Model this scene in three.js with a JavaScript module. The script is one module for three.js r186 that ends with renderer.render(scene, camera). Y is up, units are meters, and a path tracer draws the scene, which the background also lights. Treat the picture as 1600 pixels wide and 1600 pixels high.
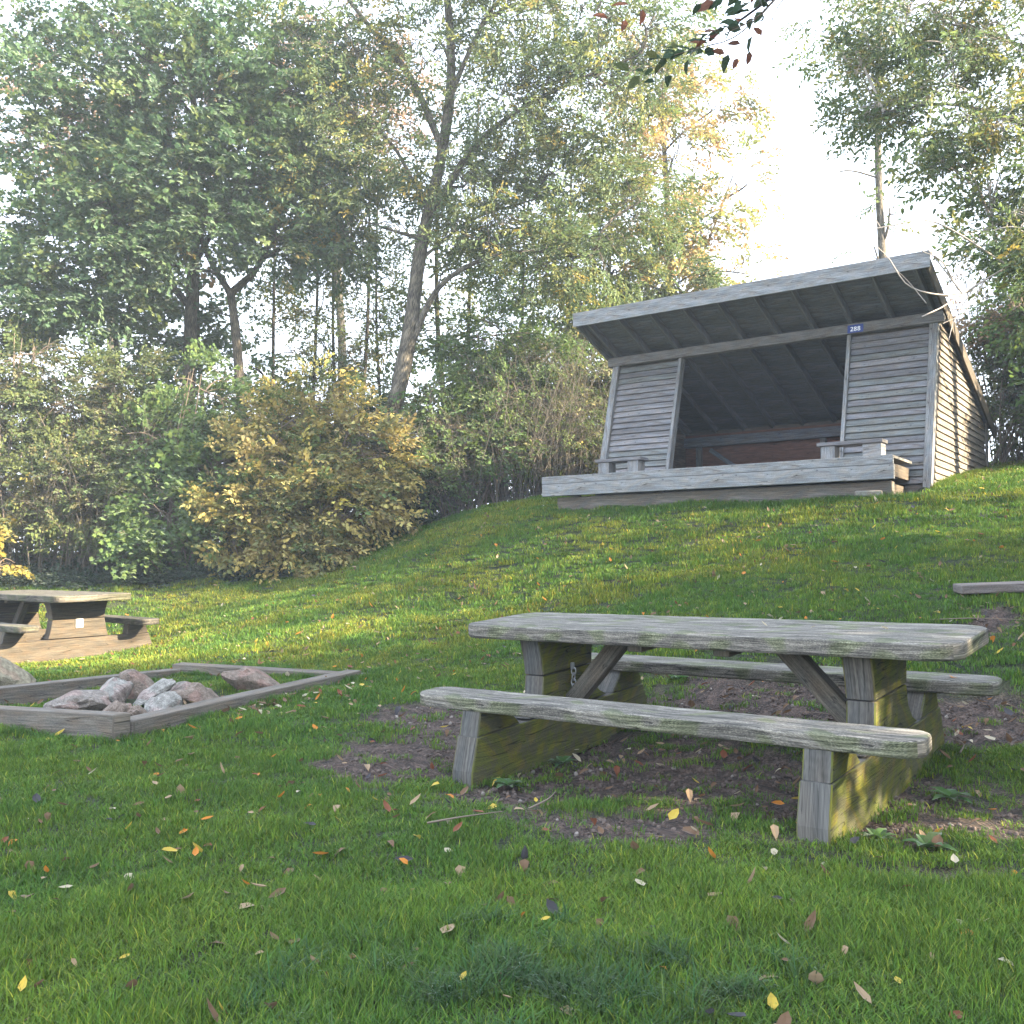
import * as THREE from 'three';
import { mergeGeometries } from 'three/addons/utils/BufferGeometryUtils.js';
import { RoundedBoxGeometry } from 'three/addons/geometries/RoundedBoxGeometry.js';
import { createNoise2D, createNoise3D } from 'simplex-noise';

// ------------------------------------------------------------------ camera, sky, sun, exposure
const EYE = 1.12, R = (d) => (d * Math.PI) / 180;
const scene = new THREE.Scene();
const camera = new THREE.PerspectiveCamera(55.6, 1, 0.05, 900);
camera.position.set(0, EYE, 0);
camera.rotation.set(R(3.338), 0, 0);
const renderer = new THREE.WebGLRenderer({ antialias: true });
renderer.setSize(1024, 1024);
renderer.toneMapping = THREE.LinearToneMapping;
renderer.toneMappingExposure = 6.7;
renderer.shadowMap.enabled = true;

const sunDir = new THREE.Vector3(0.9, 0.45, 0.33).normalize();
const sun = new THREE.DirectionalLight(new THREE.Color().setRGB(1, 0.86, 0.62), 5);
sun.position.copy(sunDir).multiplyScalar(60).add(new THREE.Vector3(0, 0, -9));
sun.target.position.set(0, 0, -9);
sun.castShadow = true;
sun.shadow.radius = 1.6;
Object.assign(sun.shadow.camera, { left: -26, right: 26, top: 26, bottom: -26, near: 1, far: 140 });
sun.shadow.mapSize.set(4096, 4096);
sun.name = 'sun';
scene.add(sun, sun.target);
{
  // thin bright autumn haze over a pale blue sky, a little warmer and brighter toward the sun
  const W = 256, H = 128, d = new Float32Array(W * H * 4), v = new THREE.Vector3();
  for (let j = 0; j < H; j++) for (let i = 0; i < W; i++) {
    const up = ((j + 0.5) / H - 0.5) * Math.PI, az = ((i + 0.5) / W - 0.5) * 2 * Math.PI;
    v.set(Math.cos(az) * Math.cos(up), Math.sin(up), Math.sin(az) * Math.cos(up));
    const t = Math.pow(Math.max(0, v.y), 0.7), g = Math.pow(Math.max(0, v.dot(sunDir)), 6) * 0.25;
    const k = (j * W + i) * 4;
    d[k] = 0.49 - 0.11 * t + g; d[k + 1] = 0.53 - 0.07 * t + g * 0.92; d[k + 2] = 0.6 - 0.01 * t + g * 0.8; d[k + 3] = 1;
  }
  const sky = new THREE.DataTexture(d, W, H, THREE.RGBAFormat, THREE.FloatType);
  sky.mapping = THREE.EquirectangularReflectionMapping; sky.magFilter = THREE.LinearFilter; sky.needsUpdate = true;
  scene.background = sky; scene.environment = sky;
}

// ------------------------------------------------------------------ helpers
let seed = 7;
const rnd = () => { seed = (seed + 0x6d2b79f5) | 0; let t = Math.imul(seed ^ (seed >>> 15), 1 | seed); t = (t + Math.imul(t ^ (t >>> 7), 61 | t)) ^ t; return ((t ^ (t >>> 14)) >>> 0) / 4294967296; };
const rr = (a, b) => a + (b - a) * rnd();
const n2 = createNoise2D(rnd), n3 = createNoise3D(rnd);
const V = (x, y, z) => new THREE.Vector3(x, y, z);
const sstep = (a, b, x) => { const t = Math.min(1, Math.max(0, (x - a) / (b - a))); return t * t * (3 - 2 * t); };
const lin = (r, g, b) => new THREE.Color().setRGB(r, g, b);
const used = new Map();
const numbered = (n) => { const k = used.get(n) ?? 0; used.set(n, k + 1); return k ? `${n}_${String(k).padStart(3, '0')}` : n; };
function finish(o) { o.traverse((m) => { if (m.isMesh) { m.castShadow = true; m.receiveShadow = true; } }); return o; }
function thing(name, label, category, group) { const o = new THREE.Group(); o.name = numbered(name); o.userData = { label, category }; if (group) o.userData.group = group; scene.add(o); return o; }
function tagged(mesh, name, label, category, group) { mesh.name = numbered(name); mesh.userData = { label, category }; if (group) mesh.userData.group = group; scene.add(mesh); return finish(mesh); }
function part(parent, name, geo, mat, pos, rot) { const m = new THREE.Mesh(geo, mat); m.name = name; if (pos) m.position.set(...pos); if (rot) m.rotation.set(...rot); m.castShadow = m.receiveShadow = true; parent.add(m); return m; }

// texture coordinates in metres: u runs along the piece's long axis
function metreUV(geo, along = 'x', ou = rnd() * 9, ov = rnd() * 9) {
  if (geo.index) geo = geo.toNonIndexed();
  const p = geo.attributes.position, n = geo.attributes.normal, uv = new Float32Array(p.count * 2), ax = { x: 0, y: 1, z: 2 }[along];
  for (let i = 0; i < p.count; i++) {
    const P = [p.getX(i), p.getY(i), p.getZ(i)], N = [Math.abs(n.getX(i)), Math.abs(n.getY(i)), Math.abs(n.getZ(i))];
    const dom = N.indexOf(Math.max(...N)), rest = [0, 1, 2].filter((k) => k !== dom);
    if (dom === ax) { uv[2 * i] = P[rest[1]] * 0.4 + ou; uv[2 * i + 1] = P[rest[0]] * 0.8 + ov; }
    else { uv[2 * i] = P[ax] + ou; uv[2 * i + 1] = P[rest.find((k) => k !== ax)] + ov + dom * 0.37; }
  }
  geo.setAttribute('uv', new THREE.BufferAttribute(uv, 2));
  return geo;
}
const beamGeo = (x, y, z, r = 0.006, along) => metreUV(new RoundedBoxGeometry(x, y, z, 1, r), along ?? (x >= y && x >= z ? 'x' : y >= z ? 'y' : 'z'));
const boardGeo = (x, y, z, along = 'x') => metreUV(new THREE.BoxGeometry(x, y, z), along);
// a six-sided piece from its eight corners: bottom four, then top four, each going round
function hexGeo(c, along) {
  const F = [[0, 1, 2, 3], [7, 6, 5, 4], [4, 5, 1, 0], [5, 6, 2, 1], [6, 7, 3, 2], [7, 4, 0, 3]], pos = [];
  for (const [a, b, d, e] of F) for (const k of [a, d, b, a, e, d]) pos.push(...c[k]);
  const g = new THREE.BufferGeometry(); g.setAttribute('position', new THREE.Float32BufferAttribute(pos, 3)); g.computeVertexNormals();
  return metreUV(g, along);
}
function taperTube(points, r0, r1, segs, sides = 7, wob = 0) {
  const c = new THREE.CatmullRomCurve3(points), n = segs, fr = c.computeFrenetFrames(n, false), pos = [], uv = [], nor = [], idx = [], len = c.getLength();
  for (let i = 0; i <= n; i++) {
    const t = i / n, P = c.getPointAt(t), r = (r0 + (r1 - r0) * t) * (1 + wob * n3(P.x * 3, P.y * 2.2, P.z * 3));
    for (let j = 0; j <= sides; j++) {
      const a = (j / sides) * Math.PI * 2, rj = r * (1 + wob * 0.6 * n3(P.x + Math.cos(a) * 2, P.y * 1.4, P.z + Math.sin(a) * 2));
      const N = fr.normals[i].clone().multiplyScalar(Math.cos(a)).addScaledVector(fr.binormals[i], Math.sin(a));
      pos.push(P.x + N.x * rj, P.y + N.y * rj, P.z + N.z * rj); nor.push(N.x, N.y, N.z); uv.push((j / sides) * Math.max(0.1, 6.283 * r0), t * len);
    }
  }
  for (let i = 0; i < n; i++) for (let j = 0; j < sides; j++) { const a = i * (sides + 1) + j, b = a + sides + 1; idx.push(a, a + 1, b, b, a + 1, b + 1); }
  const g = new THREE.BufferGeometry();
  g.setAttribute('position', new THREE.Float32BufferAttribute(pos, 3)); g.setAttribute('normal', new THREE.Float32BufferAttribute(nor, 3)); g.setAttribute('uv', new THREE.Float32BufferAttribute(uv, 2)); g.setIndex(idx);
  return g;
}

// ------------------------------------------------------------------ textures (grain, bark, soil, stone)
function tex(w, h, fn, srgb = true) {
  const d = new Uint8Array(w * h * 4);
  for (let j = 0; j < h; j++) for (let i = 0; i < w; i++) { const c = fn(i / w, j / h), k = (j * w + i) * 4; for (let q = 0; q < 3; q++) d[k + q] = Math.max(0, Math.min(255, Math.round(c[q] * 255))); d[k + 3] = 255; }
  const t = new THREE.DataTexture(d, w, h); t.wrapS = t.wrapT = THREE.RepeatWrapping; t.magFilter = THREE.LinearFilter; t.minFilter = THREE.LinearMipmapLinearFilter;
  if (srgb) t.colorSpace = THREE.SRGBColorSpace; t.needsUpdate = true; return t;
}
// noise that repeats over the unit square
const loop = (u, v, fu, fv, o = 0) => { const a = u * 6.28319, b = v * 6.28319; return n3(Math.cos(a) * fu * 0.16 + o, Math.sin(a) * fu * 0.16 + Math.cos(b) * fv * 0.16, Math.sin(b) * fv * 0.16 + o * 1.7); };
function grainAt(u, v) {
  const warp = loop(u, v, 2, 2, 3) * 0.006;
  const w = v + warp;
  const fine = loop(u, w, 5, 150, 1), mid = loop(u, w, 3, 46, 5), broad = loop(u, w, 1.5, 9, 9), speck = loop(u, v, 60, 160, 14);
  const crack = Math.pow(Math.max(0, 1 - Math.abs(loop(u, w, 2.2, 30, 21)) * 9), 2) * (loop(u, v, 3, 8, 30) > 0.05 ? 1 : 0.15);
  return { t: 0.5 + 0.2 * fine + 0.13 * mid + 0.13 * broad + 0.14 * speck, crack };
}
const woodMap = tex(1024, 512, (u, v) => { const g = grainAt(u, v), k = Math.max(0.12, Math.min(1, 0.47 + 0.58 * g.t - 0.38 * g.crack)), w = loop(u, v, 6, 12, 40) * 0.03; return [k + w, k, k - w]; });
const woodBump = tex(1024, 512, (u, v) => { const g = grainAt(u, v), k = Math.max(0, 0.3 + g.t * 0.5 - 0.6 * g.crack); return [k, k, k]; }, false);
// old table tops: silver grey, pale lichen flecks, dark streaks
const topMap = tex(1024, 1024, (u, v) => {
  const g = grainAt(u, v), li = sstep(0.1, 0.75, loop(u, v, 90, 150, 51) * 0.75 + loop(u, v, 10, 14, 54) * 0.45), dk = sstep(0.15, 0.6, loop(u, v, 4, 26, 60)), gr = sstep(0.05, 0.6, loop(u, v, 5, 6, 66));
  let k = 0.26 + 0.74 * g.t - 0.42 * g.crack - 0.15 * dk; k = Math.max(0.1, k);
  let c = [k * 1.02, k, k * 0.96];
  c = [c[0] + li * 0.17 - gr * 0.06, c[1] + li * 0.17 - gr * 0.025, c[2] + li * 0.15 - gr * 0.11];
  return c;
});
// the sides of the trestles: green and ochre algae over grey timber
const algaeMap = tex(512, 512, (u, v) => {
  const g = grainAt(u, v), a = sstep(-0.4, 0.4, loop(u, v, 9, 9, 71) + 0.5 * loop(u, v, 40, 50, 74)), o = sstep(0, 0.7, loop(u, v, 8, 9, 80));
  const k = 0.55 + 0.45 * g.t - 0.4 * g.crack;
  return [k * (0.46 + 0.02 * a + 0.09 * o), k * (0.45 + 0.05 * a + 0.05 * o), k * (0.36 - 0.12 * a - 0.06 * o)];
});
const barkMap = tex(512, 512, (u, v) => { const r = loop(u, v, 40, 9, 90), f = loop(u, v, 90, 40, 93), b = loop(u, v, 5, 5, 96); const k = 0.55 + 0.22 * r + 0.12 * f + 0.14 * b; return [k, k * 0.97, k * 0.9]; });
const barkBump = tex(512, 512, (u, v) => { const k = 0.5 + 0.4 * loop(u, v, 40, 9, 90) + 0.12 * loop(u, v, 90, 40, 93); return [k, k, k]; }, false);
const soilMap = tex(512, 512, (u, v) => { const a = loop(u, v, 60, 60, 101), b = loop(u, v, 150, 150, 105), c = loop(u, v, 12, 12, 108); const k = 0.62 + 0.2 * a + 0.2 * b + 0.16 * c; return [k, k * 0.97, k * 0.93]; });
const soilBump = tex(512, 512, (u, v) => { const k = 0.5 + 0.25 * loop(u, v, 60, 60, 101) + 0.3 * loop(u, v, 150, 150, 105) + 0.2 * loop(u, v, 12, 12, 108); return [k, k, k]; }, false);
const stoneMap = tex(512, 512, (u, v) => { const a = loop(u, v, 20, 20, 111), b = loop(u, v, 150, 150, 115), c = loop(u, v, 6, 6, 118); const k = 0.68 + 0.12 * a + 0.16 * b, s = sstep(0.1, 0.5, c); return [k + 0.05 * s, k, k - 0.03]; });

const mats = new Map();
function wood(r, g, b, { map = woodMap, bump = 0.004, rough = 0.88 } = {}) {
  const key = [r, g, b, map.uuid, bump].join();
  if (!mats.has(key)) mats.set(key, new THREE.MeshStandardMaterial({ color: lin(r, g, b), map, bumpMap: woodBump, bumpScale: bump, roughness: rough }));
  return mats.get(key);
}
const M = {
  tableTop: new THREE.MeshStandardMaterial({ color: lin(0.37, 0.35, 0.325), map: topMap, bumpMap: woodBump, bumpScale: 0.0035, roughness: 0.9 }),
  endGrain: wood(0.17, 0.158, 0.14, { bump: 0.003 }),
  algae: new THREE.MeshStandardMaterial({ color: lin(0.85, 0.85, 0.62), map: algaeMap, bumpMap: woodBump, bumpScale: 0.005, roughness: 0.92 }),
  brownTimber: wood(0.15, 0.115, 0.08), pitTimber: wood(0.24, 0.2, 0.16, { bump: 0.008 }),
  fascia: wood(0.37, 0.365, 0.36), beam: wood(0.29, 0.265, 0.25),
  rafter: wood(0.27, 0.27, 0.3), roofBoard: wood(0.27, 0.27, 0.3), felt: new THREE.MeshStandardMaterial({ color: lin(0.05, 0.05, 0.055), roughness: 0.95, bumpMap: soilBump, bumpScale: 0.004 }),
  inside: wood(0.28, 0.14, 0.1), sill: wood(0.2, 0.17, 0.14), floor: wood(0.34, 0.31, 0.27),
  concrete: new THREE.MeshStandardMaterial({ color: lin(0.4, 0.39, 0.37), map: stoneMap, bumpMap: soilBump, bumpScale: 0.004, roughness: 0.95 }),
  steel: new THREE.MeshStandardMaterial({ color: lin(0.45, 0.46, 0.48), metalness: 0.9, roughness: 0.45 }),
  bark: new THREE.MeshStandardMaterial({ color: lin(0.24, 0.21, 0.18), map: barkMap, bumpMap: barkBump, bumpScale: 0.02, roughness: 0.95 }),
  greyBark: new THREE.MeshStandardMaterial({ color: lin(0.36, 0.33, 0.3), map: barkMap, bumpMap: barkBump, bumpScale: 0.015, roughness: 0.95 }),
  mossBark: new THREE.MeshStandardMaterial({ color: lin(0.26, 0.26, 0.14), map: barkMap, bumpMap: barkBump, bumpScale: 0.015, roughness: 0.95 }),
  twig: new THREE.MeshStandardMaterial({ color: lin(0.17, 0.13, 0.1), roughness: 0.9 }),
  paleTwig: new THREE.MeshStandardMaterial({ color: lin(0.36, 0.31, 0.27), roughness: 0.9 }),
};
const siding = [wood(0.3, 0.285, 0.29), wood(0.25, 0.24, 0.245), wood(0.34, 0.325, 0.33), wood(0.27, 0.275, 0.26)];
const sidingBrown = [wood(0.34, 0.28, 0.22), wood(0.29, 0.24, 0.19), wood(0.38, 0.31, 0.25)];

// ------------------------------------------------------------------ terrain
const CP = [
  [-2.44, -6.3, 0.05], [-1.32, -8.6, 0.19], [-3.49, -6.7, 0.06], [-3.11, -9.3, 0.12], [-5.67, -11.4, 0.02], [-4.48, -12.2, 0.14], [-4.7, -15.2, 0.96], [-6.93, -15.5, 0.88], [-8.31, -15.8, 0.92], [-3.22, -15.3, 1.04],
  [-1.6, -16.2, 1.77], [-0.54, -16.3, 2.1], [0.33, -16.5, 2.3], [-2.08, -13.2, 0.93], [-3.25, -12.4, 0.54], [-0.64, -9.8, 0.41], [-1.08, -8.3, 0.19], [-1.35, -6.9, 0.11], [-0.15, -11.2, 0.82], [0.71, -10.8, 1.0], [0.79, -12, 1.42],
  [1.84, -11.2, 1.42], [2.69, -10.2, 1.36], [2.37, -9, 1.03], [2.15, -8.2, 0.82], [2.99, -7.6, 0.84], [3.35, -7.3, 0.82], [3.23, -6.5, 0.56], [3.04, -5.9, 0.31], [2.3, -5.05, 0.08], [4, -8, 1.06], [4.61, -9.2, 1.47], [5.89, -11.2, 2.14],
  [3.68, -9.3, 1.36], [0.86, -7.3, 0.3], [1.49, -7.6, 0.57], [0, -2.5, -0.02], [-0.82, -2.55, -0.03], [0.8, -2.5, -0.02], [0, -3.45, -0.02], [-1.42, -4.4, -0.03], [1.7, -3.75, 0],
  [1.3, -4.12, 0.02], [2.27, -5.4, 0.13], [-0.18, -5.25, 0.01], [0.78, -6.52, 0.12], [4.28, -10.86, 1.9], [2.3, -12.2, 1.9], [0.42, -13.61, 1.9], [1.0, -14.3, 2.05], [3.0, -14.5, 2.1], [4.98, -11.45, 2.08], [6.98, -14.28, 2.55], [3.2, -16.95, 2.4],
  [-7.2, -12.2, 0.02], [-6, -13.5, 0.15], [-9, -12, 0.1], [-9, -8, 0], [-6, -5, -0.03], [-6, -1, 0], [0, 1, 0], [5, 0, 0.1], [6.5, -4, 0.7], [7, -7, 1.2], [8.5, -11, 2.4], [10, -16, 3.1], [-5, -21, 1.7], [1, -21, 2.5], [6, -20, 2.8],
  [-12, -20, 1.3], [-16, -10, 0.3], [-16, 4, 0], [0, 14, -0.2], [16, 6, 0.8], [17, -8, 2.4], [18, -24, 2.6], [0, -34, 1.8], [-20, -34, 1], [24, -36, 1.6], [-30, 0, 0.2], [30, 0, 1.4],
];
const tps = (() => {
  const n = CP.length, N = n + 3, A = [], b = [], U = (r2) => (r2 < 1e-9 ? 0 : r2 * Math.log(r2) * 0.5);
  for (let i = 0; i < n; i++) { const row = new Float64Array(N); for (let j = 0; j < n; j++) row[j] = U((CP[i][0] - CP[j][0]) ** 2 + (CP[i][1] - CP[j][1]) ** 2) + (i === j ? 0.02 : 0); row[n] = 1; row[n + 1] = CP[i][0]; row[n + 2] = CP[i][1]; A.push(row); b.push(CP[i][2]); }
  for (let k = 0; k < 3; k++) { const row = new Float64Array(N); for (let j = 0; j < n; j++) row[j] = k ? CP[j][k - 1] : 1; A.push(row); b.push(0); }
  for (let i = 0; i < N; i++) {
    let p = i; for (let k = i + 1; k < N; k++) if (Math.abs(A[k][i]) > Math.abs(A[p][i])) p = k;
    [A[i], A[p]] = [A[p], A[i]]; [b[i], b[p]] = [b[p], b[i]];
    for (let k = i + 1; k < N; k++) { const f = A[k][i] / A[i][i]; if (f) { for (let j = i; j < N; j++) A[k][j] -= f * A[i][j]; b[k] -= f * b[i]; } }
  }
  for (let i = N - 1; i >= 0; i--) { for (let j = i + 1; j < N; j++) b[i] -= A[i][j] * b[j]; b[i] /= A[i][i]; }
  return (x, z) => { let s = b[n] + b[n + 1] * x + b[n + 2] * z; for (let j = 0; j < n; j++) { const r2 = (x - CP[j][0]) ** 2 + (z - CP[j][1]) ** 2; if (r2 > 1e-9) s += b[j] * r2 * Math.log(r2) * 0.5; } return s; };
})();
const SH = { x: 4.977, y: 0.997 + EYE, z: -11.47, a: R(-35.461) };
function toShelter(x, z) { const dx = x - SH.x, dz = z - SH.z, c = Math.cos(SH.a), s = Math.sin(SH.a); return [dx * c - dz * s, dx * s + dz * c]; }
const ELL = [[1.0, -5.2, 1.55, 0.72, 37], [-0.6, -5.75, 0.45, 0.7, 15], [-0.4, -6.75, 0.55, 0.4, 0], [0.42, -4.3, 0.5, 0.17, 10], [1.6, -3.68, 0.26, 0.1, 0], [1.75, -6.4, 1.0, 0.4, 37], [2.65, -5.75, 0.45, 0.4, 20], [0.1, -4.9, 0.5, 0.3, 0], [3.3, -6.9, 0.5, 0.14, -30]];
function dirt(x, z) {
  let m = -1;
  if (x < -2 || x > 4.5 || z > -3 || z < -8) return m;
  for (const [cx, cz, rx, rz, a] of ELL) { const c = Math.cos(R(a)), s = Math.sin(R(a)), dx = x - cx, dz = z - cz, u = (dx * c + dz * s) / rx, v = (-dx * s + dz * c) / rz; m = Math.max(m, 1 - Math.sqrt(u * u + v * v)); }
  return m + 0.34 * n2(x * 2.3, z * 2.3) + 0.16 * n2(x * 7, z * 7);
}
function rawHeight(x, z) {
  const far = sstep(28, 70, Math.hypot(x, z + 8));
  let h = far < 1 ? tps(x, z) * (1 - far) + 0.8 * far : 0.8;
  const [u, w] = toShelter(x, z);
  if (u > -4.5 && u < -0.12 && w < 0.75 && w > -3.35) h = Math.min(h, SH.y - 0.25);
  return h;
}
function height(x, z) { return rawHeight(x, z) + 0.022 * n2(x * 0.9, z * 0.9) + 0.008 * n2(x * 4, z * 4); }
{
  const axis = (lo, hi, step, far) => { const a = []; for (let v = lo; v <= hi + 1e-6; v += step) a.push(v); let s = step, p = hi; while (p < far) { s *= 1.35; p += s; a.push(p); } s = step; p = lo; while (p > -far) { s *= 1.35; p -= s; a.unshift(p); } return a; };
  const xs = axis(-10, 9.5, 0.1, 420), zs = axis(-18, 1, 0.1, 420), pos = [], col = [], uv = [], idx = [];
  for (const z of zs) for (const x of xs) {
    const d = dirt(x, z); let y = height(x, z);
    if (d > -0.3) y += -0.02 * sstep(-0.1, 0.25, d) + 0.012 * n2(x * 9, z * 9) * sstep(0, 0.3, d);
    pos.push(x, y, z); uv.push(x / 1.3, z / 1.3);
    const k = sstep(-0.3, 0.15, d), p = 0.5 + 0.5 * n2(x * 1.1, z * 1.1), lawn = [0.055 + 0.02 * p, 0.085 + 0.015 * p, 0.022], soil = [0.17, 0.118, 0.098];
    for (let q = 0; q < 3; q++) col.push(lawn[q] * (1 - k) + soil[q] * k);
  }
  for (let j = 0; j < zs.length - 1; j++) for (let i = 0; i < xs.length - 1; i++) { const a = j * xs.length + i, b = a + xs.length; idx.push(a, b, a + 1, b, b + 1, a + 1); }
  const g = new THREE.BufferGeometry();
  g.setAttribute('position', new THREE.Float32BufferAttribute(pos, 3)); g.setAttribute('color', new THREE.Float32BufferAttribute(col, 3)); g.setAttribute('uv', new THREE.Float32BufferAttribute(uv, 2)); g.setIndex(idx); g.computeVertexNormals();
  const m = new THREE.Mesh(g, new THREE.MeshStandardMaterial({ vertexColors: true, map: soilMap, bumpMap: soilBump, bumpScale: 0.02, roughness: 0.97 }));
  m.name = 'ground'; m.userData = { kind: 'structure', label: 'grassy hillside rising to the timber shelter', category: 'ground' }; m.receiveShadow = true; m.castShadow = true; scene.add(m);
}

// ------------------------------------------------------------------ timber shelter
const shelterBenchSpots = [[-3.98, 0.36], [-0.82, 0.36]];
{
  const S = thing('timber_shelter', 'grey weathered timber shelter with sloping roof and open front on the hill', 'shelter');
  S.position.set(SH.x, SH.y, SH.z); S.rotation.y = SH.a;
  const W = 4.6, H = 2.18, k = 0.28, phi = -Math.atan(k), zAt = (h) => -k * h, cs = Math.cos(phi), sl = 0.3652, beta = -Math.atan(sl), roofTop = (z) => 2.689 - sl * (0.393 - z);
  // cladding of the two front panels, board by board, lapped
  const pitch = 0.0872;
  for (const [x0, x1] of [[-W + 0.1, -3.53], [-1.06, -0.1]]) {
    const L = x1 - x0, geos = [0, 1, 2, 3, 4].map(() => boardGeo(L, 0.097, 0.02)), wall = new THREE.Group(); wall.name = 'front_wall'; S.add(wall);
    for (let i = 0; i < 24; i++) {
      const h = 0.02 + i * pitch; if (h > H - 0.16) break;
      part(wall, 'cladding_board', geos[(i * 3) % 5], siding[Math.floor(rnd() * 4)], [(x0 + x1) / 2 + rr(-0.003, 0.003), h + 0.04, zAt(h + 0.04) - 0.012], [phi - 0.29 + rr(-0.03, 0.03), 0, rr(-0.004, 0.004)]);
    }
    part(wall, 'backing', boardGeo(L, (H - 0.1) / cs, 0.012), M.sill, [(x0 + x1) / 2, H / 2, zAt(H / 2) - 0.05], [phi, 0, 0]);
  }
  // posts and jambs in the leaning front
  const lean = (name, x, w, d, h0, h1, m, dz = 0) => part(S, name, beamGeo(w, (h1 - h0) / cs, d, 0.005), m, [x, (h0 + h1) / 2, zAt((h0 + h1) / 2) + dz], [phi, 0, 0]);
  lean('corner_post', -0.045, 0.1, 0.1, -0.12, H - 0.1, M.fascia, 0); lean('corner_post', -W + 0.045, 0.1, 0.1, 0.06, H - 0.1, M.fascia, 0);
  lean('door_jamb', -3.5, 0.05, 0.13, 0.24, H - 0.12, M.fascia, -0.03); lean('door_jamb', -1.085, 0.05, 0.13, 0.24, H - 0.12, M.fascia, -0.03);
  part(S, 'lintel_beam', beamGeo(W + 0.16, 0.135, 0.09, 0.006), M.beam, [-W / 2, H - 0.06, zAt(H) + 0.06], [phi * 0.35, 0, 0]);
  // right and left side walls: lapped boards cut to the lean and the roof
  for (const [x, out, list] of [[0, 1, sidingBrown], [-W, -1, sidingBrown]]) {
    const wall = new THREE.Group(); wall.name = 'side_wall'; S.add(wall);
    for (let i = 0; i < 26; i++) {
      const h = -0.02 + i * pitch, t = h + 0.098, zf = (y) => zAt(y) - 0.055, zb = (y) => Math.max(-3.43, 0.393 - (2.689 - 0.17 - y) / sl);
      if (zf(t) - zb(t) < 0.12) break;
      const o0 = 0.03 * out, o1 = 0.006 * out, th = -0.018 * out;
      part(wall, 'cladding_board', hexGeo([[x + o0, h, zf(h)], [x + o0 + th, h, zf(h)], [x + o0 + th, h, zb(h)], [x + o0, h, zb(h)], [x + o1, t, zf(t)], [x + o1 + th, t, zf(t)], [x + o1 + th, t, zb(t)], [x + o1, t, zb(t)]], 'z'), list[Math.floor(rnd() * 3)]);
    }
    part(wall, 'rear_post', beamGeo(0.1, 1.35, 0.1), M.beam, [x - 0.05 * out, 0.5, -3.46]);
    part(wall, 'cover_strip', beamGeo(0.03, 1.3, 0.09), M.beam, [x + 0.04 * out, 0.5, -3.44]);
  }
  // roof: boards on rafters, felt, fascia and barge boards
  const roofAt = (z, down) => [roofTop(z) - down * Math.cos(beta), z + 0];
  const nB = 31, zs0 = 0.36, zs1 = -3.84, step = (zs0 - zs1) / nB, roof = new THREE.Group(); roof.name = 'roof'; S.add(roof);
  const rg = [0, 1, 2].map(() => boardGeo(W + 0.14, 0.02, (step / Math.cos(beta)) * 0.975));
  for (let i = 0; i < nB; i++) { const z = zs0 - (i + 0.5) * step; part(roof, 'roof_board', rg[i % 3], M.roofBoard, [-W / 2, roofTop(z) - 0.03, z], [beta, 0, 0]); }
  const zm = (0.393 - 3.862) / 2, len = (0.393 + 3.862) / Math.cos(beta);
  part(roof, 'felt_cover', boardGeo(W + 0.2, 0.012, len, 'z'), M.felt, [-W / 2, roofTop(zm) + 0.002 - 0.012, zm - 0.02], [beta, 0, 0]);
  const raf = beamGeo(0.055, 0.115, len - 0.1, 0.004, 'z');
  for (let i = 0; i < 10; i++) part(roof, 'rafter', raf, M.rafter, [-0.06 - (i * (W - 0.12)) / 9, roofTop(zm) - 0.105, zm], [beta, 0, 0]);
  part(roof, 'fascia_board', beamGeo(W + 0.26, 0.2, 0.03, 0.004), M.fascia, [-W / 2, 2.59, 0.41]);
  for (const x of [0.085, -W - 0.095]) part(roof, 'barge_board', beamGeo(0.028, 0.19, len, 0.004, 'z'), x > 0 ? M.brownTimber : M.fascia, [x, roofTop(zm) - 0.09, zm], [beta, 0, 0]);
  // inside: back wall boards, wall plate, posts and a brace
  const back = new THREE.Group(); back.name = 'back_wall'; S.add(back);
  const bg = [0, 1, 2].map(() => boardGeo(W - 0.06, 0.118, 0.02));
  for (let i = 0; i < 8; i++) part(back, 'wall_board', bg[i % 3], M.inside, [-W / 2, 0.35 + i * 0.122, -2.97 + (i % 2) * 0.004]);
  part(back, 'backing', boardGeo(W - 0.04, 1.2, 0.014), M.sill, [-W / 2, 0.72, -3.0]);
  part(back, 'wall_plate', beamGeo(W - 0.1, 0.16, 0.1), M.rafter, [-W / 2, 1.13, -2.9]);
  for (const x of [-W + 0.3, -2.2, -0.15]) part(back, 'wall_post', beamGeo(0.09, 0.76, 0.07), M.beam, [x, 0.665, -2.915]);
  part(back, 'wall_brace', beamGeo(0.95, 0.07, 0.04), M.rafter, [-3.72, 0.72, -2.93], [0, 0, -0.62]);
  part(back, 'rear_cladding', boardGeo(W - 0.06, 1.35, 0.02), M.sill, [-W / 2, 0.5, -3.44]);
  // floor and the deck before it
  const deck = new THREE.Group(); deck.name = 'deck'; S.add(deck);
  const dl = boardGeo(4.73, 0.03, 0.138), dl2 = boardGeo(4.73, 0.03, 0.138), fl = boardGeo(W - 0.1, 0.03, 0.138);
  for (let i = 0; i < 6; i++) part(deck, 'deck_plank', i % 2 ? dl : dl2, M.floor, [(-4.95 - 0.219) / 2, 0.27, 0.79 - i * 0.143]);
  for (let i = 0; i < 24; i++) part(deck, 'floor_plank', fl, M.floor, [-W / 2, 0.266, -0.12 - i * 0.14]);
  part(deck, 'deck_edge_board', beamGeo(4.74, 0.104, 0.05, 0.006), M.fascia, [(-4.95 - 0.219) / 2, 0.235, 0.878]);
  part(deck, 'deck_edge_board', beamGeo(4.74, 0.168, 0.05, 0.006), M.fascia, [(-4.95 - 0.219) / 2 + 0.01, 0.095, 0.886]);
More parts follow.
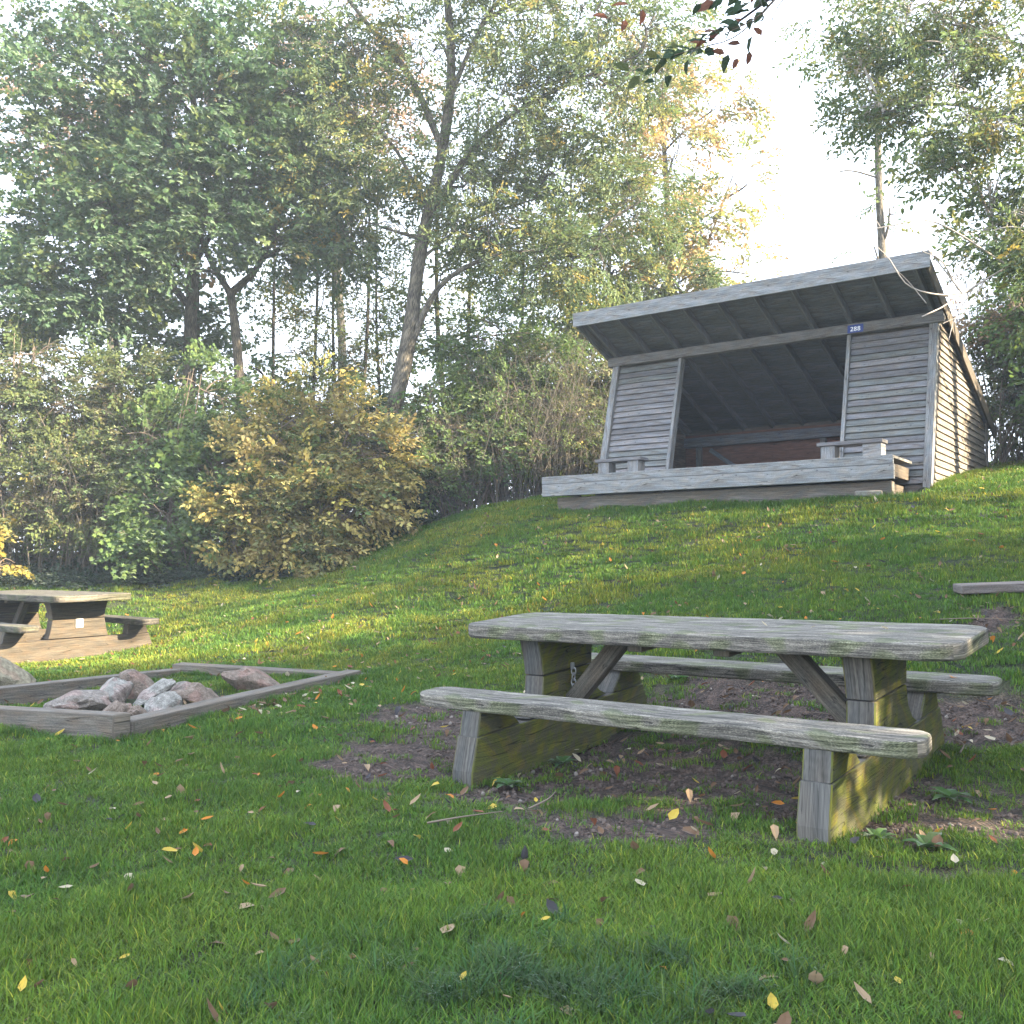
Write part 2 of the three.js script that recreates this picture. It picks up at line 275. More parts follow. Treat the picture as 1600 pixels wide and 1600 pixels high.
  part(deck, 'deck_side_beam', beamGeo(0.06, 0.15, 0.84, 0.005), M.brownTimber, [-0.28, 0.13, 0.42]);
  part(deck, 'deck_side_beam', beamGeo(0.06, 0.15, 0.84, 0.005), M.sill, [-4.88, 0.13, 0.42]);
  part(deck, 'sill_beam', beamGeo(4.5, 0.19, 0.12, 0.008), M.sill, [-2.5, -0.1, 0.76]);
  part(deck, 'sill_beam', beamGeo(W, 0.2, 0.12, 0.008), M.sill, [-W / 2, -0.1, -0.06]);
  part(deck, 'sill_end_beam', beamGeo(0.12, 0.17, 0.62, 0.008), M.brownTimber, [-0.36, -0.1, 0.36]);
  finish(S);
  // little benches on the deck, a plank on two blocks
  shelterBenchSpots.forEach(([x, z], i) => {
    const b = thing('low_bench', i ? 'low plank bench on two blocks on the deck under the blue number plate' : 'low plank bench on two blocks at the deck end away from the plate', 'bench', 'low benches on the shelter deck');
    const p = V(x, 0.286, z).applyAxisAngle(V(0, 1, 0), SH.a).add(V(SH.x, SH.y, SH.z)); b.position.copy(p); b.rotation.y = SH.a;
    const w = i ? 0.78 : 0.72;
    part(b, 'seat_plank', beamGeo(w, 0.045, 0.24, 0.006), siding[i], [0, 0.225, 0]);
    for (const s of [-1, 1]) part(b, 'block', beamGeo(i && s > 0 ? 0.22 : 0.17, 0.2, 0.2, 0.008), M.fascia, [s * (w / 2 - 0.13), 0.1, 0]);
  });
  // blue number plate
  const cv = document.createElement('canvas'); cv.width = 256; cv.height = 136; const c = cv.getContext('2d');
  c.fillStyle = '#1d3a86'; c.fillRect(0, 0, 256, 136); c.fillStyle = '#f2f4f8'; c.font = 'bold 104px sans-serif'; c.textAlign = 'center'; c.textBaseline = 'middle'; c.fillText('288', 128, 72);
  const t = new THREE.CanvasTexture(cv); t.colorSpace = THREE.SRGBColorSpace;
  const blue = new THREE.MeshStandardMaterial({ color: lin(0.012, 0.04, 0.24), roughness: 0.35 });
  const face = new THREE.MeshStandardMaterial({ map: t, roughness: 0.35 });
  const sign = new THREE.Mesh(new THREE.BoxGeometry(0.2, 0.105, 0.006), [blue, blue, blue, blue, face, blue]);
  sign.position.copy(V(-0.99, H - 0.065, zAt(H) + 0.115).applyAxisAngle(V(0, 1, 0), SH.a).add(V(SH.x, SH.y, SH.z))); sign.rotation.set(phi * 0.35, SH.a, 0, 'YXZ');
  tagged(sign, 'number_plate', 'small blue plate with white numerals 288 on the lintel', 'sign');
  // footing stone under the deck
  const blk = new THREE.Mesh(beamGeo(0.3, 0.07, 0.22, 0.02), M.concrete);
  { const q = V(-0.5, 0, 0.84).applyAxisAngle(V(0, 1, 0), SH.a).add(V(SH.x, SH.y, SH.z)); blk.position.set(q.x, height(q.x, q.z) + 0.045, q.z); blk.rotation.y = SH.a + 0.2; }
  tagged(blk, 'footing_slab', 'small concrete slab under the shelter deck beam', 'slab');
}

// ------------------------------------------------------------------ picnic tables
function trestleShape(pts) { const s = new THREE.Shape(); pts.forEach(([w, h], i) => (i ? s.lineTo(-w, h) : s.moveTo(-w, h))); return s; }
function slab(parent, name, L, wd, t, chL, chW, mat, side, pos) {
  const s = new THREE.Shape(), a = L / 2, b = wd / 2;
  s.moveTo(-a + chL, -b); s.lineTo(a - chL, -b); s.quadraticCurveTo(a - chL * 0.25, -b + chW * 0.1, a, -b + chW); s.lineTo(a - 0.005, b - chW); s.quadraticCurveTo(a - chL * 0.25, b - chW * 0.1, a - chL, b); s.lineTo(-a + chL, b); s.quadraticCurveTo(-a + chL * 0.25, b - chW * 0.1, -a, b - chW); s.lineTo(-a, -b + chW); s.quadraticCurveTo(-a + chL * 0.25, -b + chW * 0.1, -a + chL, -b);
  const g = new THREE.ExtrudeGeometry(s, { depth: t - 0.024, bevelEnabled: true, bevelThickness: 0.012, bevelSize: 0.011, bevelSegments: 2, curveSegments: 6 }); g.translate(0, 0, -(t - 0.024) / 2); g.rotateX(-Math.PI / 2);
  return part(parent, name, metreUV(g, 'x'), mat, pos);
}
function picnicTable(label, o, pos, yaw, tilt, roll) {
  const T = thing('picnic_table', label, 'picnic table', 'heavy timber picnic tables'); T.position.set(...pos); T.rotation.set(tilt, yaw, roll, 'YXZ');
  const { L, wt, wp, Tz, ov, top, ends, faces } = o, ex = (pts, d = 0.141) => { const g = new THREE.ExtrudeGeometry(trestleShape(pts), { depth: d - 0.014, bevelEnabled: true, bevelThickness: 0.007, bevelSize: 0.005, bevelSegments: 1, curveSegments: 4 }); g.translate(0, 0, -(d - 0.014) / 2); g.rotateY(Math.PI / 2); const h = metreUV(g, 'z'); h.clearGroups(); const n = h.attributes.normal; let run = 0, last = -1; for (let i = 0; i < n.count; i += 3) { const m = Math.abs(n.getX(i)) > 0.5 ? 0 : 1; if (m !== last) { if (last >= 0) h.addGroup(run, i - run, last); run = i; last = m; } } h.addGroup(run, n.count - run, last); return h; };
  slab(T, 'table_top', L, wt * 2, 0.078, 0.13, 0.1, top, null, [0, 0.711, 0]);
  for (const s of [1, -1]) slab(T, 'bench_seat', L - 0.09, 0.225, 0.072, 0.09, 0.06, top, null, [0, 0.391, s * 0.716]);
  for (const s of [-1, 1]) {
    const tr = new THREE.Group(); tr.name = 'trestle'; tr.position.x = s * Tz; T.add(tr);
    const mt = [faces, ends];
    const fl = o.flare ?? 0.14;
    part(tr, 'foot_beam', ex([[-0.937, -0.05], [0.937, -0.05], [0.925, 0.06], [0.872, 0.225], [-0.872, 0.225], [-0.925, 0.06]]), mt);
    for (const q of [-1, 1]) part(tr, 'seat_block', ex([[q * 0.86, 0.236], [q * 0.83, 0.352], [q * 0.62, 0.352], [q * (o.blockIn ?? 0.5), 0.236]].slice(0).sort(() => 0), 0.128), mt);
    const wa = wp * 0.93;
    part(tr, 'post_block', ex([[-wp - fl, 0.243], [wp + fl, 0.243], [wp + fl * 0.45, 0.278], [wa + 0.015, 0.35], [wa, 0.449], [-wa, 0.449], [-wa - 0.015, 0.35], [-wp - fl * 0.45, 0.278]], 0.135), mt);
    part(tr, 'post_block', ex([[-wa, 0.467], [wa, 0.467], [wa + 0.012, 0.56], [wp + 0.02, 0.672], [-wp - 0.02, 0.672], [-wa - 0.012, 0.56]], 0.138), mt);
    // brace from the post up to the underside of the top
    const br = part(T, 'brace', beamGeo(0.62, 0.1, 0.085, 0.008), o.brace, [s * (Tz - 0.28), 0.47, o.braceZ ?? 0]); br.rotation.z = s > 0 ? -0.82 : 0.82;
  }
  for (const x of [-0.25, 0.25]) part(T, 'batten', beamGeo(0.09, 0.045, wt * 1.5, 0.005), o.brace, [x, 0.65, 0]);
  return finish(T);
}
const mainTable = picnicTable('large silver grey plank picnic table with mossy green trestles on bare soil', { L: 2.755, wt: 0.36, wp: 0.27, Tz: 0.931, ov: 0.38, top: M.tableTop, ends: M.endGrain, faces: M.algae, brace: wood(0.24, 0.21, 0.17) }, [1.044, EYE - 1.052, -5.323], R(-37.14), R(3.9), R(0.18));
const farTable = picnicTable('sunlit brown picnic table beyond the fire pit beside the hedge', { L: 2.86, wt: 0.46, wp: 0.33, flare: 0.02, blockIn: 0.6, Tz: 0.93, ov: 0.45, top: wood(0.22, 0.195, 0.165, { map: topMap }), ends: M.brownTimber, faces: M.brownTimber, brace: M.pitTimber }, [-5.864, EYE - 1.048, -12.208], R(-41.3), R(1.2), 0);
{ // small white plate on the far table's post, with a grey emblem
  const cv = document.createElement('canvas'); cv.width = 64; cv.height = 72; const c = cv.getContext('2d'); c.fillStyle = '#e9e7e2'; c.fillRect(0, 0, 64, 72); c.strokeStyle = '#8a8f98'; c.lineWidth = 6; c.beginPath(); c.arc(32, 36, 13, 0, 7); c.stroke(); c.fillStyle = '#9aa0a8'; c.fillRect(28, 30, 8, 12);
  const t = new THREE.CanvasTexture(cv); t.colorSpace = THREE.SRGBColorSpace; const w = new THREE.MeshStandardMaterial({ color: lin(0.7, 0.69, 0.66), roughness: 0.5 }), f = new THREE.MeshStandardMaterial({ map: t, roughness: 0.5 });
  const m = new THREE.Mesh(new THREE.BoxGeometry(0.008, 0.1, 0.085), [f, w, w, w, w, w]); farTable.updateMatrixWorld(); m.position.copy(V(0.93 + 0.078, 0.405, -0.0).applyMatrix4(farTable.matrixWorld)); m.rotation.copy(farTable.rotation);
  tagged(m, 'marker_plate', 'small white square plate with grey ring on the far table post', 'sign');
}
{ // short chain on the near table's brace: three links and an eye
  mainTable.updateMatrixWorld(); const c = thing('chain', 'short steel chain hanging from the picnic table post', 'chain'); c.position.copy(V(-0.845, 0.36, -0.02).applyMatrix4(mainTable.matrixWorld)); c.rotation.y = R(-37);
  const l = new THREE.TorusGeometry(0.014, 0.0045, 6, 14); l.scale(1, 1.5, 1);
  for (let i = 0; i < 4; i++) part(c, 'link', l, M.steel, [0, 0.085 - i * 0.033, 0], [0, i % 2 ? Math.PI / 2 : 0.2, 0]);
  part(c, 'eye_plate', new RoundedBoxGeometry(0.012, 0.04, 0.03, 1, 0.003), M.steel, [-0.008, 0.115, 0]); finish(c);
}

// ------------------------------------------------------------------ fire pit, stones, boulder, plank
function rock(sx, sy, sz, mat, sd, angular = 0.25) {
  const g = new THREE.IcosahedronGeometry(1, 5), p = g.attributes.position, v = V(0, 0, 0);
  for (let i = 0; i < p.count; i++) {
    v.fromBufferAttribute(p, i); let r = 1 + angular * n3(v.x * 0.9 + sd, v.y * 0.9, v.z * 0.9 - sd) + 0.09 * n3(v.x * 2.6, v.y * 2.6 + sd, v.z * 2.6) + 0.03 * n3(v.x * 8, v.y * 8 + sd, v.z * 8);
    // flat broken faces
    for (let q = 0; q < 8; q++) { const a = sd * 3.1 + q * 2.4, n = V(Math.cos(a) * 0.8, Math.sin(a * 1.7) * 0.7, Math.sin(a)).normalize(), lim = 0.66 + 0.1 * Math.sin(sd * 5 + q), d = v.dot(n) * r; if (d > lim) r -= (d - lim) * 0.9; }
    p.setXYZ(i, v.x * r * sx, v.y * r * sy, v.z * r * sz);
  }
  g.computeVertexNormals(); return metreUV(g, 'x');
}
const pitC = { near: V(-2.51, 0, -6.2), right: V(-1.33, 0, -8.58), back: V(-3.12, 0, -9.26), left: V(-4.3, 0, -6.88) };
{
  const pit = thing('fire_pit', 'square frame of old grey timber beams round the fire pit', 'fire pit'), c = pitC.near.clone().add(pitC.back).multiplyScalar(0.5); pit.position.set(c.x, 0, c.z);
  const B = (a, b, y, ext, h = 0.16) => { const d = b.clone().sub(a), L = d.length() + ext, m = a.clone().add(b).multiplyScalar(0.5).sub(c); part(pit, 'frame_beam', beamGeo(L, h, 0.15, 0.014), M.pitTimber, [m.x, y, m.z], [rr(-0.04, 0.04), Math.atan2(-d.z, d.x), 0]); };
  B(pitC.near, pitC.left, 0.115, 0.13, 0.17); B(pitC.near, pitC.right, 0.12, -0.16); B(pitC.right, pitC.back, 0.135, 0.12); B(pitC.back, pitC.left, 0.12, -0.16); finish(pit);
  const rock1 = new THREE.MeshStandardMaterial({ color: lin(0.42, 0.36, 0.34), map: stoneMap, bumpMap: soilBump, bumpScale: 0.008, roughness: 0.9 }), rock2 = new THREE.MeshStandardMaterial({ color: lin(0.38, 0.29, 0.25), map: stoneMap, bumpMap: soilBump, bumpScale: 0.008, roughness: 0.9 }), rock3 = new THREE.MeshStandardMaterial({ color: lin(0.5, 0.47, 0.46), map: stoneMap, bumpMap: soilBump, bumpScale: 0.008, roughness: 0.9 });
  // [x, z, half sizes, lift, turn, material, label]
  const st = [
    [-3.19, -7.2, 0.25, 0.15, 0.2, 0.07, 0.3, rock1, 'large rounded grey stone at the timber beam in the fire pit'],
    [-2.81, -6.95, 0.13, 0.1, 0.11, 0.06, 0.8, rock2, 'small brown stone before the pale broken one in the fire pit'],
    [-3.05, -7.5, 0.16, 0.15, 0.14, 0.13, 1.2, rock3, 'pale grey broken stone in the middle of the fire pit'],
    [-3.0, -7.85, 0.18, 0.17, 0.17, 0.14, 2.2, rock2, 'tall brown stone at the back of the fire pit'],
    [-2.74, -7.5, 0.21, 0.06, 0.12, 0.17, 0.35, rock3, 'flat grey stone slab tilted on the fire pit stones'],
    [-2.56, -7.2, 0.17, 0.11, 0.13, 0.08, 0.2, rock3, 'whitish split stone under the tilted slab'],
    [-2.66, -6.98, 0.08, 0.08, 0.08, 0.05, 1.9, rock2, 'fist sized brown stone beside the whitish split stone'],
    [-2.38, -7.45, 0.18, 0.13, 0.15, 0.08, 0.5, rock2, 'rounded reddish stone in the fire pit beside the grass'],
    [-2.1, -8.05, 0.27, 0.15, 0.17, 0.09, 0.1, rock2, 'square reddish block stone apart in the fire pit corner'],
    [-2.62, -7.7, 0.13, 0.1, 0.12, 0.09, 2.6, rock1, 'grey stone behind the reddish rounded one in the fire pit'],
  ];
  st.forEach(([x, z, a, b, d, lift, turn, m, label], i) => { const s = new THREE.Mesh(rock(a, b * 0.8, d, m, i * 3.7 + 1.3), m); s.position.set(x, height(x, z) + lift * 0.55, z); s.rotation.set(0, turn, i === 4 ? 0.55 : rr(-0.15, 0.15)); tagged(s, 'fire_pit_stone', label, 'stone', 'stones in the fire pit'); });
  const b = new THREE.Mesh(rock(0.42, 0.24, 0.34, null, 41.3, 0.15), new THREE.MeshStandardMaterial({ color: lin(0.46, 0.4, 0.3), map: stoneMap, bumpMap: soilBump, bumpScale: 0.01, roughness: 0.9 })); b.position.set(-4.78, height(-4.78, -8.95) + 0.08, -8.95); tagged(b, 'boulder', 'pale sunlit boulder on the grass behind the fire pit', 'boulder');
  const pl = new THREE.Mesh(beamGeo(0.95, 0.07, 0.24, 0.01), wood(0.3, 0.24, 0.21, { bump: 0.008 })); pl.position.set(3.93, height(3.93, -7.5) + 0.055, -7.5); pl.rotation.set(0.05, R(-8), 0.05); tagged(pl, 'timber_step', 'weathered timber step set in the grassy slope', 'step');
}

// ------------------------------------------------------------------ leaves and sprays
function leafTris(out, kind, base, dir, nrm, L, col, curl) {
  const side = V(0, 0, 0).crossVectors(nrm, dir).normalize(), n = V(0, 0, 0).crossVectors(dir, side).normalize(), pt = (a, b, c) => base.clone().addScaledVector(dir, a * L).addScaledVector(side, b * L).addScaledVector(n, c * L);
  const tri = (a, b, c) => { for (const p of [a, b, c]) { out.pos.push(p.x, p.y, p.z); out.col.push(col[0], col[1], col[2]); } };
  if (kind === 'maple') {
    const c = pt(0.36, 0, 0), o = [[0, 0], [0.12, 0.3], [0.02, 0.52], [0.36, 0.36], [0.56, 0.58], [0.62, 0.22], [1, 0], [0.62, -0.22], [0.56, -0.58], [0.36, -0.36], [0.02, -0.52], [0.12, -0.3]].map(([a, b]) => pt(a, b, -curl * (b * b + (a - 0.36) * (a - 0.36)) * 1.3 + 0.1 * Math.abs(b)));
    for (let i = 0; i < o.length; i++) tri(c, o[i], o[(i + 1) % o.length]);
  } else {
    const w = kind === 'oval' ? 0.25 : 0.33, f = 0.1;
    const a0 = pt(0, 0, 0), m1 = pt(0.4, 0, -curl * 0.12), m2 = pt(0.75, 0, -curl * 0.4), t = pt(1, 0, -curl * 0.75);
    for (const s of [1, -1]) { const e1 = pt(0.28, s * w, f - curl * 0.1), e2 = pt(0.68, s * w * 0.8, f - curl * 0.36); tri(a0, m1, e1); tri(e1, m1, e2); tri(e2, m1, m2); tri(e2, m2, t); }
  }
}
function sprayGeo(kind, { n = 14, len = 0.34, leaf = 0.085, droop = 0.3, spread = 1 }) {
  const out = { pos: [], col: [] };
  const at = (t) => V(t * len, -droop * t * t * len, 0.04 * len * Math.sin(t * 5));
  const tw = (a, b, r) => { const d = b.clone().sub(a), p = V(0, 1, 0).cross(d).normalize().multiplyScalar(r), q = V(0, r, 0); for (const [s, e] of [[p, q], [q, p.clone().negate()], [p.clone().negate(), p]]) for (const v of [a.clone().add(s), b, a.clone().add(e)]) { out.pos.push(v.x, v.y, v.z); out.col.push(0.9, 0.6, 0.5); } };
  tw(at(0), at(0.5), 0.003); tw(at(0.5), at(1), 0.002);
  for (let i = 0; i < n; i++) {
    const t = 0.12 + 0.88 * ((i + rnd()) / n), s = i % 2 ? 1 : -1, a = s * rr(0.5, 1.25) * spread, d = V(Math.cos(a), rr(-0.75, 0.2), Math.sin(a)).normalize(), nr = V(rr(-0.55, 0.55), 1, rr(-0.55, 0.55)).normalize();
    const b = at(t).add(V(0, rr(-0.02, 0.02), s * rr(0, 0.09) * len * 2)), k = rr(0.68, 1.2), h = rr(-0.1, 0.1);
    leafTris(out, kind, b, d, nr, leaf * rr(0.65, 1.2), [k * (1 + h), k, k * (1 - h)], rr(-0.1, 0.5));
  }
  const g = new THREE.BufferGeometry(); g.setAttribute('position', new THREE.Float32BufferAttribute(out.pos, 3)); g.setAttribute('color', new THREE.Float32BufferAttribute(out.col, 3)); g.computeVertexNormals(); return g;
}
const leafMat = new THREE.MeshPhysicalMaterial({ vertexColors: true, side: THREE.DoubleSide, roughness: 1, transmission: 0.5, thickness: 0, specularIntensity: 0.5 });
const dryMat = new THREE.MeshPhysicalMaterial({ vertexColors: true, side: THREE.DoubleSide, roughness: 1, transmission: 0.28, thickness: 0, specularIntensity: 0.4 });
const grassMat = new THREE.MeshPhysicalMaterial({ vertexColors: true, side: THREE.DoubleSide, roughness: 1, transmission: 0.3, thickness: 0, specularIntensity: 0.5 });
const SPRAY = {};
const variants = (name, kind, o, k = 3) => { SPRAY[name] = Array.from({ length: k }, () => sprayGeo(kind, o)); };
variants('cherry', 'oval', { n: 16, len: 0.44, leaf: 0.092, droop: 0.5 });
variants('maple', 'maple', { n: 15, len: 0.46, leaf: 0.095, droop: 0.35 });
variants('beech', 'round', { n: 16, len: 0.34, leaf: 0.075, droop: 0.3 });
variants('small', 'round', { n: 18, len: 0.32, leaf: 0.05, droop: 0.25 });
variants('big', 'oval', { n: 5, len: 0.42, leaf: 0.12, droop: 0.5 }, 4);
variants('ivy', 'maple', { n: 12, len: 0.3, leaf: 0.06, droop: 0.1, spread: 1.4 });

// palettes of leaf colours: [share, r, g, b]
const PAL = {
  maple: [[5, 0.1, 0.17, 0.065], [4, 0.08, 0.145, 0.065], [2.4, 0.15, 0.2, 0.06], [0.8, 0.3, 0.24, 0.07], [0.3, 0.38, 0.22, 0.08]],
  alder: [[4, 0.15, 0.2, 0.065], [3, 0.115, 0.17, 0.065], [2, 0.22, 0.23, 0.06], [1.2, 0.36, 0.28, 0.06], [0.4, 0.36, 0.22, 0.07]],
  gold: [[3, 0.46, 0.36, 0.13], [2, 0.46, 0.31, 0.15], [3, 0.24, 0.26, 0.09], [2, 0.16, 0.2, 0.08]],
  rust: [[3, 0.38, 0.25, 0.15], [2, 0.3, 0.2, 0.12], [1, 0.24, 0.21, 0.1]],
  beech: [[4, 0.4, 0.32, 0.13], [3, 0.5, 0.41, 0.13], [2.6, 0.23, 0.23, 0.08], [2.6, 0.13, 0.18, 0.055], [1.8, 0.58, 0.5, 0.12]],
  hazel: [[4, 0.095, 0.14, 0.045], [3, 0.135, 0.17, 0.05], [2, 0.18, 0.17, 0.07], [1, 0.32, 0.28, 0.07]],
  green: [[4, 0.1, 0.17, 0.045], [3, 0.14, 0.21, 0.05], [1, 0.25, 0.26, 0.06]],
  dark: [[4, 0.025, 0.055, 0.024], [2, 0.04, 0.075, 0.028]],
  yellow: [[2, 0.36, 0.28, 0.05], [2, 0.18, 0.2, 0.05]],
  brown: [[3, 0.19, 0.15, 0.095], [3, 0.14, 0.155, 0.065], [2.5, 0.11, 0.15, 0.05]],
  cherry: [[4, 0.05, 0.075, 0.04], [2, 0.16, 0.07, 0.045], [1, 0.09, 0.1, 0.04]],
};
function pick(pal, bias) { let s = 0; for (const p of pal) s += p[0]; let r = Math.min(0.999, Math.max(0, rnd() * 0.62 + bias * 0.38)) * s; for (const p of pal) { r -= p[0]; if (r <= 0) return p; } return pal[0]; }
const UPV = V(0, 1, 0);
function instanced(parent, name, geos, mat, list) {
  geos.forEach((g, k) => {
    const mine = list.filter((_, i) => i % geos.length === k); if (!mine.length) return;
    const m = new THREE.InstancedMesh(g, mat, mine.length), q = new THREE.Matrix4();
    mine.forEach((e, i) => { q.compose(e.p, e.q, e.s); m.setMatrixAt(i, q); m.setColorAt(i, e.c); });
    m.name = name; m.userData = { kind: 'stuff' }; m.castShadow = m.receiveShadow = true; parent.add(m);
  });
}
// A tree or shrub: limbs are [points, r0, r1]; blobs are [x, y, z, rx, ry, rz, sprays]
function plant(name, label, category, o, group) {
  const T = thing(name, label, category, group), base = o.base; T.position.copy(base);
  const skel = [], thin = [];
  const loc = (p) => V(p[0] - base.x, p[1] - base.y, p[2] - base.z);
  o.limbs.forEach(([pts, r0, r1], i) => {
    const P = pts.map(loc), g = taperTube(P, r0, r1, Math.max(6, pts.length * 4), r0 > 0.08 ? 10 : 6, r0 > 0.05 ? 0.12 : 0.05);
    part(T, i === 0 ? 'trunk' : 'limb', g, o.bark ?? M.bark);
    const c = new THREE.CatmullRomCurve3(P); for (let k = 2; k <= 14; k++) skel.push(c.getPointAt(k / 14));
  });
  const near = (p, list) => { let b = null, bd = 1e9; for (const s of list) { const d = s.distanceToSquared(p) + (s.y > p.y ? 0.6 : 0); if (d < bd) { bd = d; b = s; } } return b; };
  const list = [];
  for (const [x, y, z, rx, ry, rz, n0] of o.blobs) {
    const C = loc([x, y, z]), sub = []; const n = Math.round(n0 * (o.more ?? 1));
    // a bough into the clump and a few forks in it
    const s0 = near(C, skel), mid = s0.clone().lerp(C, 0.5).add(V(rr(-0.15, 0.15), rr(-0.1, 0.25), rr(-0.15, 0.15)));
    const bough = new THREE.CatmullRomCurve3([s0, mid, C]); thin.push(taperTube([s0, mid, C], o.bough ?? 0.035, 0.012, 6, 5, 0.1)); for (let k = 1; k <= 5; k++) sub.push(bough.getPointAt(k / 5));
    const nf = Math.max(3, Math.round(n / 60));
    for (let k = 0; k < nf; k++) { const e = C.clone().add(V(rr(-1, 1) * rx, rr(-0.6, 1) * ry, rr(-1, 1) * rz).multiplyScalar(0.75)), a = sub[Math.floor(rnd() * sub.length)], m = a.clone().lerp(e, 0.5).add(V(0, rr(0, 0.15), 0)); thin.push(taperTube([a, m, e], 0.013, 0.004, 5, 4)); for (let j = 1; j <= 4; j++) sub.push(new THREE.Vector3().copy(a).lerp(e, j / 4)); }
    for (let i = 0; i < n; i++) {
      let p, ok = false;
      for (let t = 0; t < 6 && !ok; t++) {
        const d = V(rr(-1, 1), rr(-1, 1), rr(-1, 1)); if (d.lengthSq() > 1 || d.lengthSq() < 1e-3) { continue; } d.normalize().multiplyScalar(Math.pow(rnd(), 0.42));
        p = C.clone().add(V(d.x * rx, d.y * ry, d.z * rz)); const f = o.clump ?? 1.1; ok = n3((p.x + base.x) * f, (p.y + base.y) * f * 1.5, (p.z + base.z) * f) + 0.45 * n3(p.x * 3.3 + 9, p.y * 3.3, p.z * 3.3) > (o.gap ?? -0.1);
      }
      if (!ok || !p) continue;
      const a = near(p, sub), d = p.clone().sub(a); if (d.lengthSq() < 1e-4) d.set(rr(-1, 1), 0, rr(-1, 1));
      if (i % (o.twigEvery ?? 4) === 0 && d.length() > 0.12) thin.push(taperTube([a, a.clone().lerp(p, 0.55).add(V(0, 0.04, 0)), p], 0.006, 0.0025, 3, 3));
      d.normalize(); d.y = d.y * 0.5 + rr(-0.35, 0.25); d.normalize();
      const q = new THREE.Quaternion().setFromUnitVectors(V(1, 0, 0), d).multiply(new THREE.Quaternion().setFromAxisAngle(V(1, 0, 0), rr(-0.7, 0.7)));
      const bias = 0.5 + 0.5 * n3((p.x + base.x) * 0.8 + 31, (p.y + base.y) * 0.8, (p.z + base.z) * 0.8), c = pick(o.pal, bias), s = (o.scale ?? 1) * rr(0.75, 1.25), v = rr(0.85, 1.15);
      list.push({ p, q, s: V(s, s, s), c: lin(c[1] * v, c[2] * v, c[3] * v) });
    }
  }
  if (thin.length) part(T, 'branches', mergeGeometries(thin.map((g) => g)), o.twigMat ?? o.bark ?? M.twig);
  instanced(T, 'foliage', SPRAY[o.spray], o.dry ? dryMat : leafMat, list);
  return T;
}
const G = (x, z, dy = 0) => V(x, height(x, z) + dy, z);

// ------------------------------------------------------------------ trees along the back, from the maple to the one behind the shelter
const mainB = G(-2.3, -17);
plant('alder_tree', 'tall leaning tree with thick grey trunk, green and yellow leaves', 'tree', {
  base: mainB, bark: M.greyBark, bough: 0.04, spray: 'cherry', pal: PAL.alder, gap: -0.12, twigEvery: 3, scale: 0.8, more: 1.9,
  limbs: [
    [[[-2.3, mainB.y - 0.2, -17], [-2.12, 3.64, -17], [-1.81, 5.29, -17], [-1.65, 6.68, -17], [-1.25, 8.5, -16.9], [-1.08, 9.85, -16.8], [-1.25, 12.4, -16.7]], 0.19, 0.05],
    [[[-1.86, 4.9, -17], [-1.24, 6.1, -16.8], [-0.11, 6.5, -16.3], [1.28, 6.3, -15.9]], 0.07, 0.015],
    [[[-1.5, 7.3, -17], [-0.67, 8.48, -16.6], [0.33, 9.09, -16.2], [2.14, 9.72, -15.8]], 0.075, 0.015],
    [[[-1.28, 8.7, -16.9], [-1.84, 9.96, -17], [-2.81, 11.27, -17.2], [-3.58, 12.43, -17.5]], 0.08, 0.02],
    [[[-1.5, 7.5, -17], [-2.27, 8.8, -16.8], [-3.37, 9.4, -16.6]], 0.05, 0.012],
    [[[-1.1, 9.5, -16.8], [-0.5, 10.8, -16.7], [0.4, 12, -16.6]], 0.05, 0.015],
    [[[-1.65, 6.6, -17], [-0.7, 7.3, -16.9], [0.4, 7.6, -16.7]], 0.035, 0.01],
  ],
  blobs: [[1.0, 6.2, -16, 1.2, 0.75, 1, 190], [-0.2, 6.9, -16.4, 1.2, 0.8, 1, 190], [1.6, 9.3, -16, 1.4, 1, 1.1, 260], [0.2, 9.2, -16.4, 1.3, 1, 1.1, 260], [-0.8, 8, -16.8, 1.2, 0.9, 1, 190], [0.8, 8, -16.6, 1.3, 0.9, 1, 240], [-2.6, 9, -16.9, 1.3, 1.1, 1, 220], [-3.3, 10.6, -17, 1.3, 1.2, 1, 230], [-1.4, 10.4, -16.9, 1.3, 1.1, 1, 210], [0.6, 10.9, -16.6, 1.6, 1.1, 1.1, 280], [-0.6, 11.9, -16.7, 2.2, 1, 1.2, 300], [2.2, 10.4, -15.9, 1.1, 0.9, 0.9, 170], [-2.6, 7.3, -17, 0.9, 0.8, 0.8, 110], [2.2, 7.4, -16.3, 1, 0.7, 0.8, 130], [-3.6, 8.2, -17, 0.9, 0.8, 0.8, 110]],
});
const mB = G(-6.06, -18);
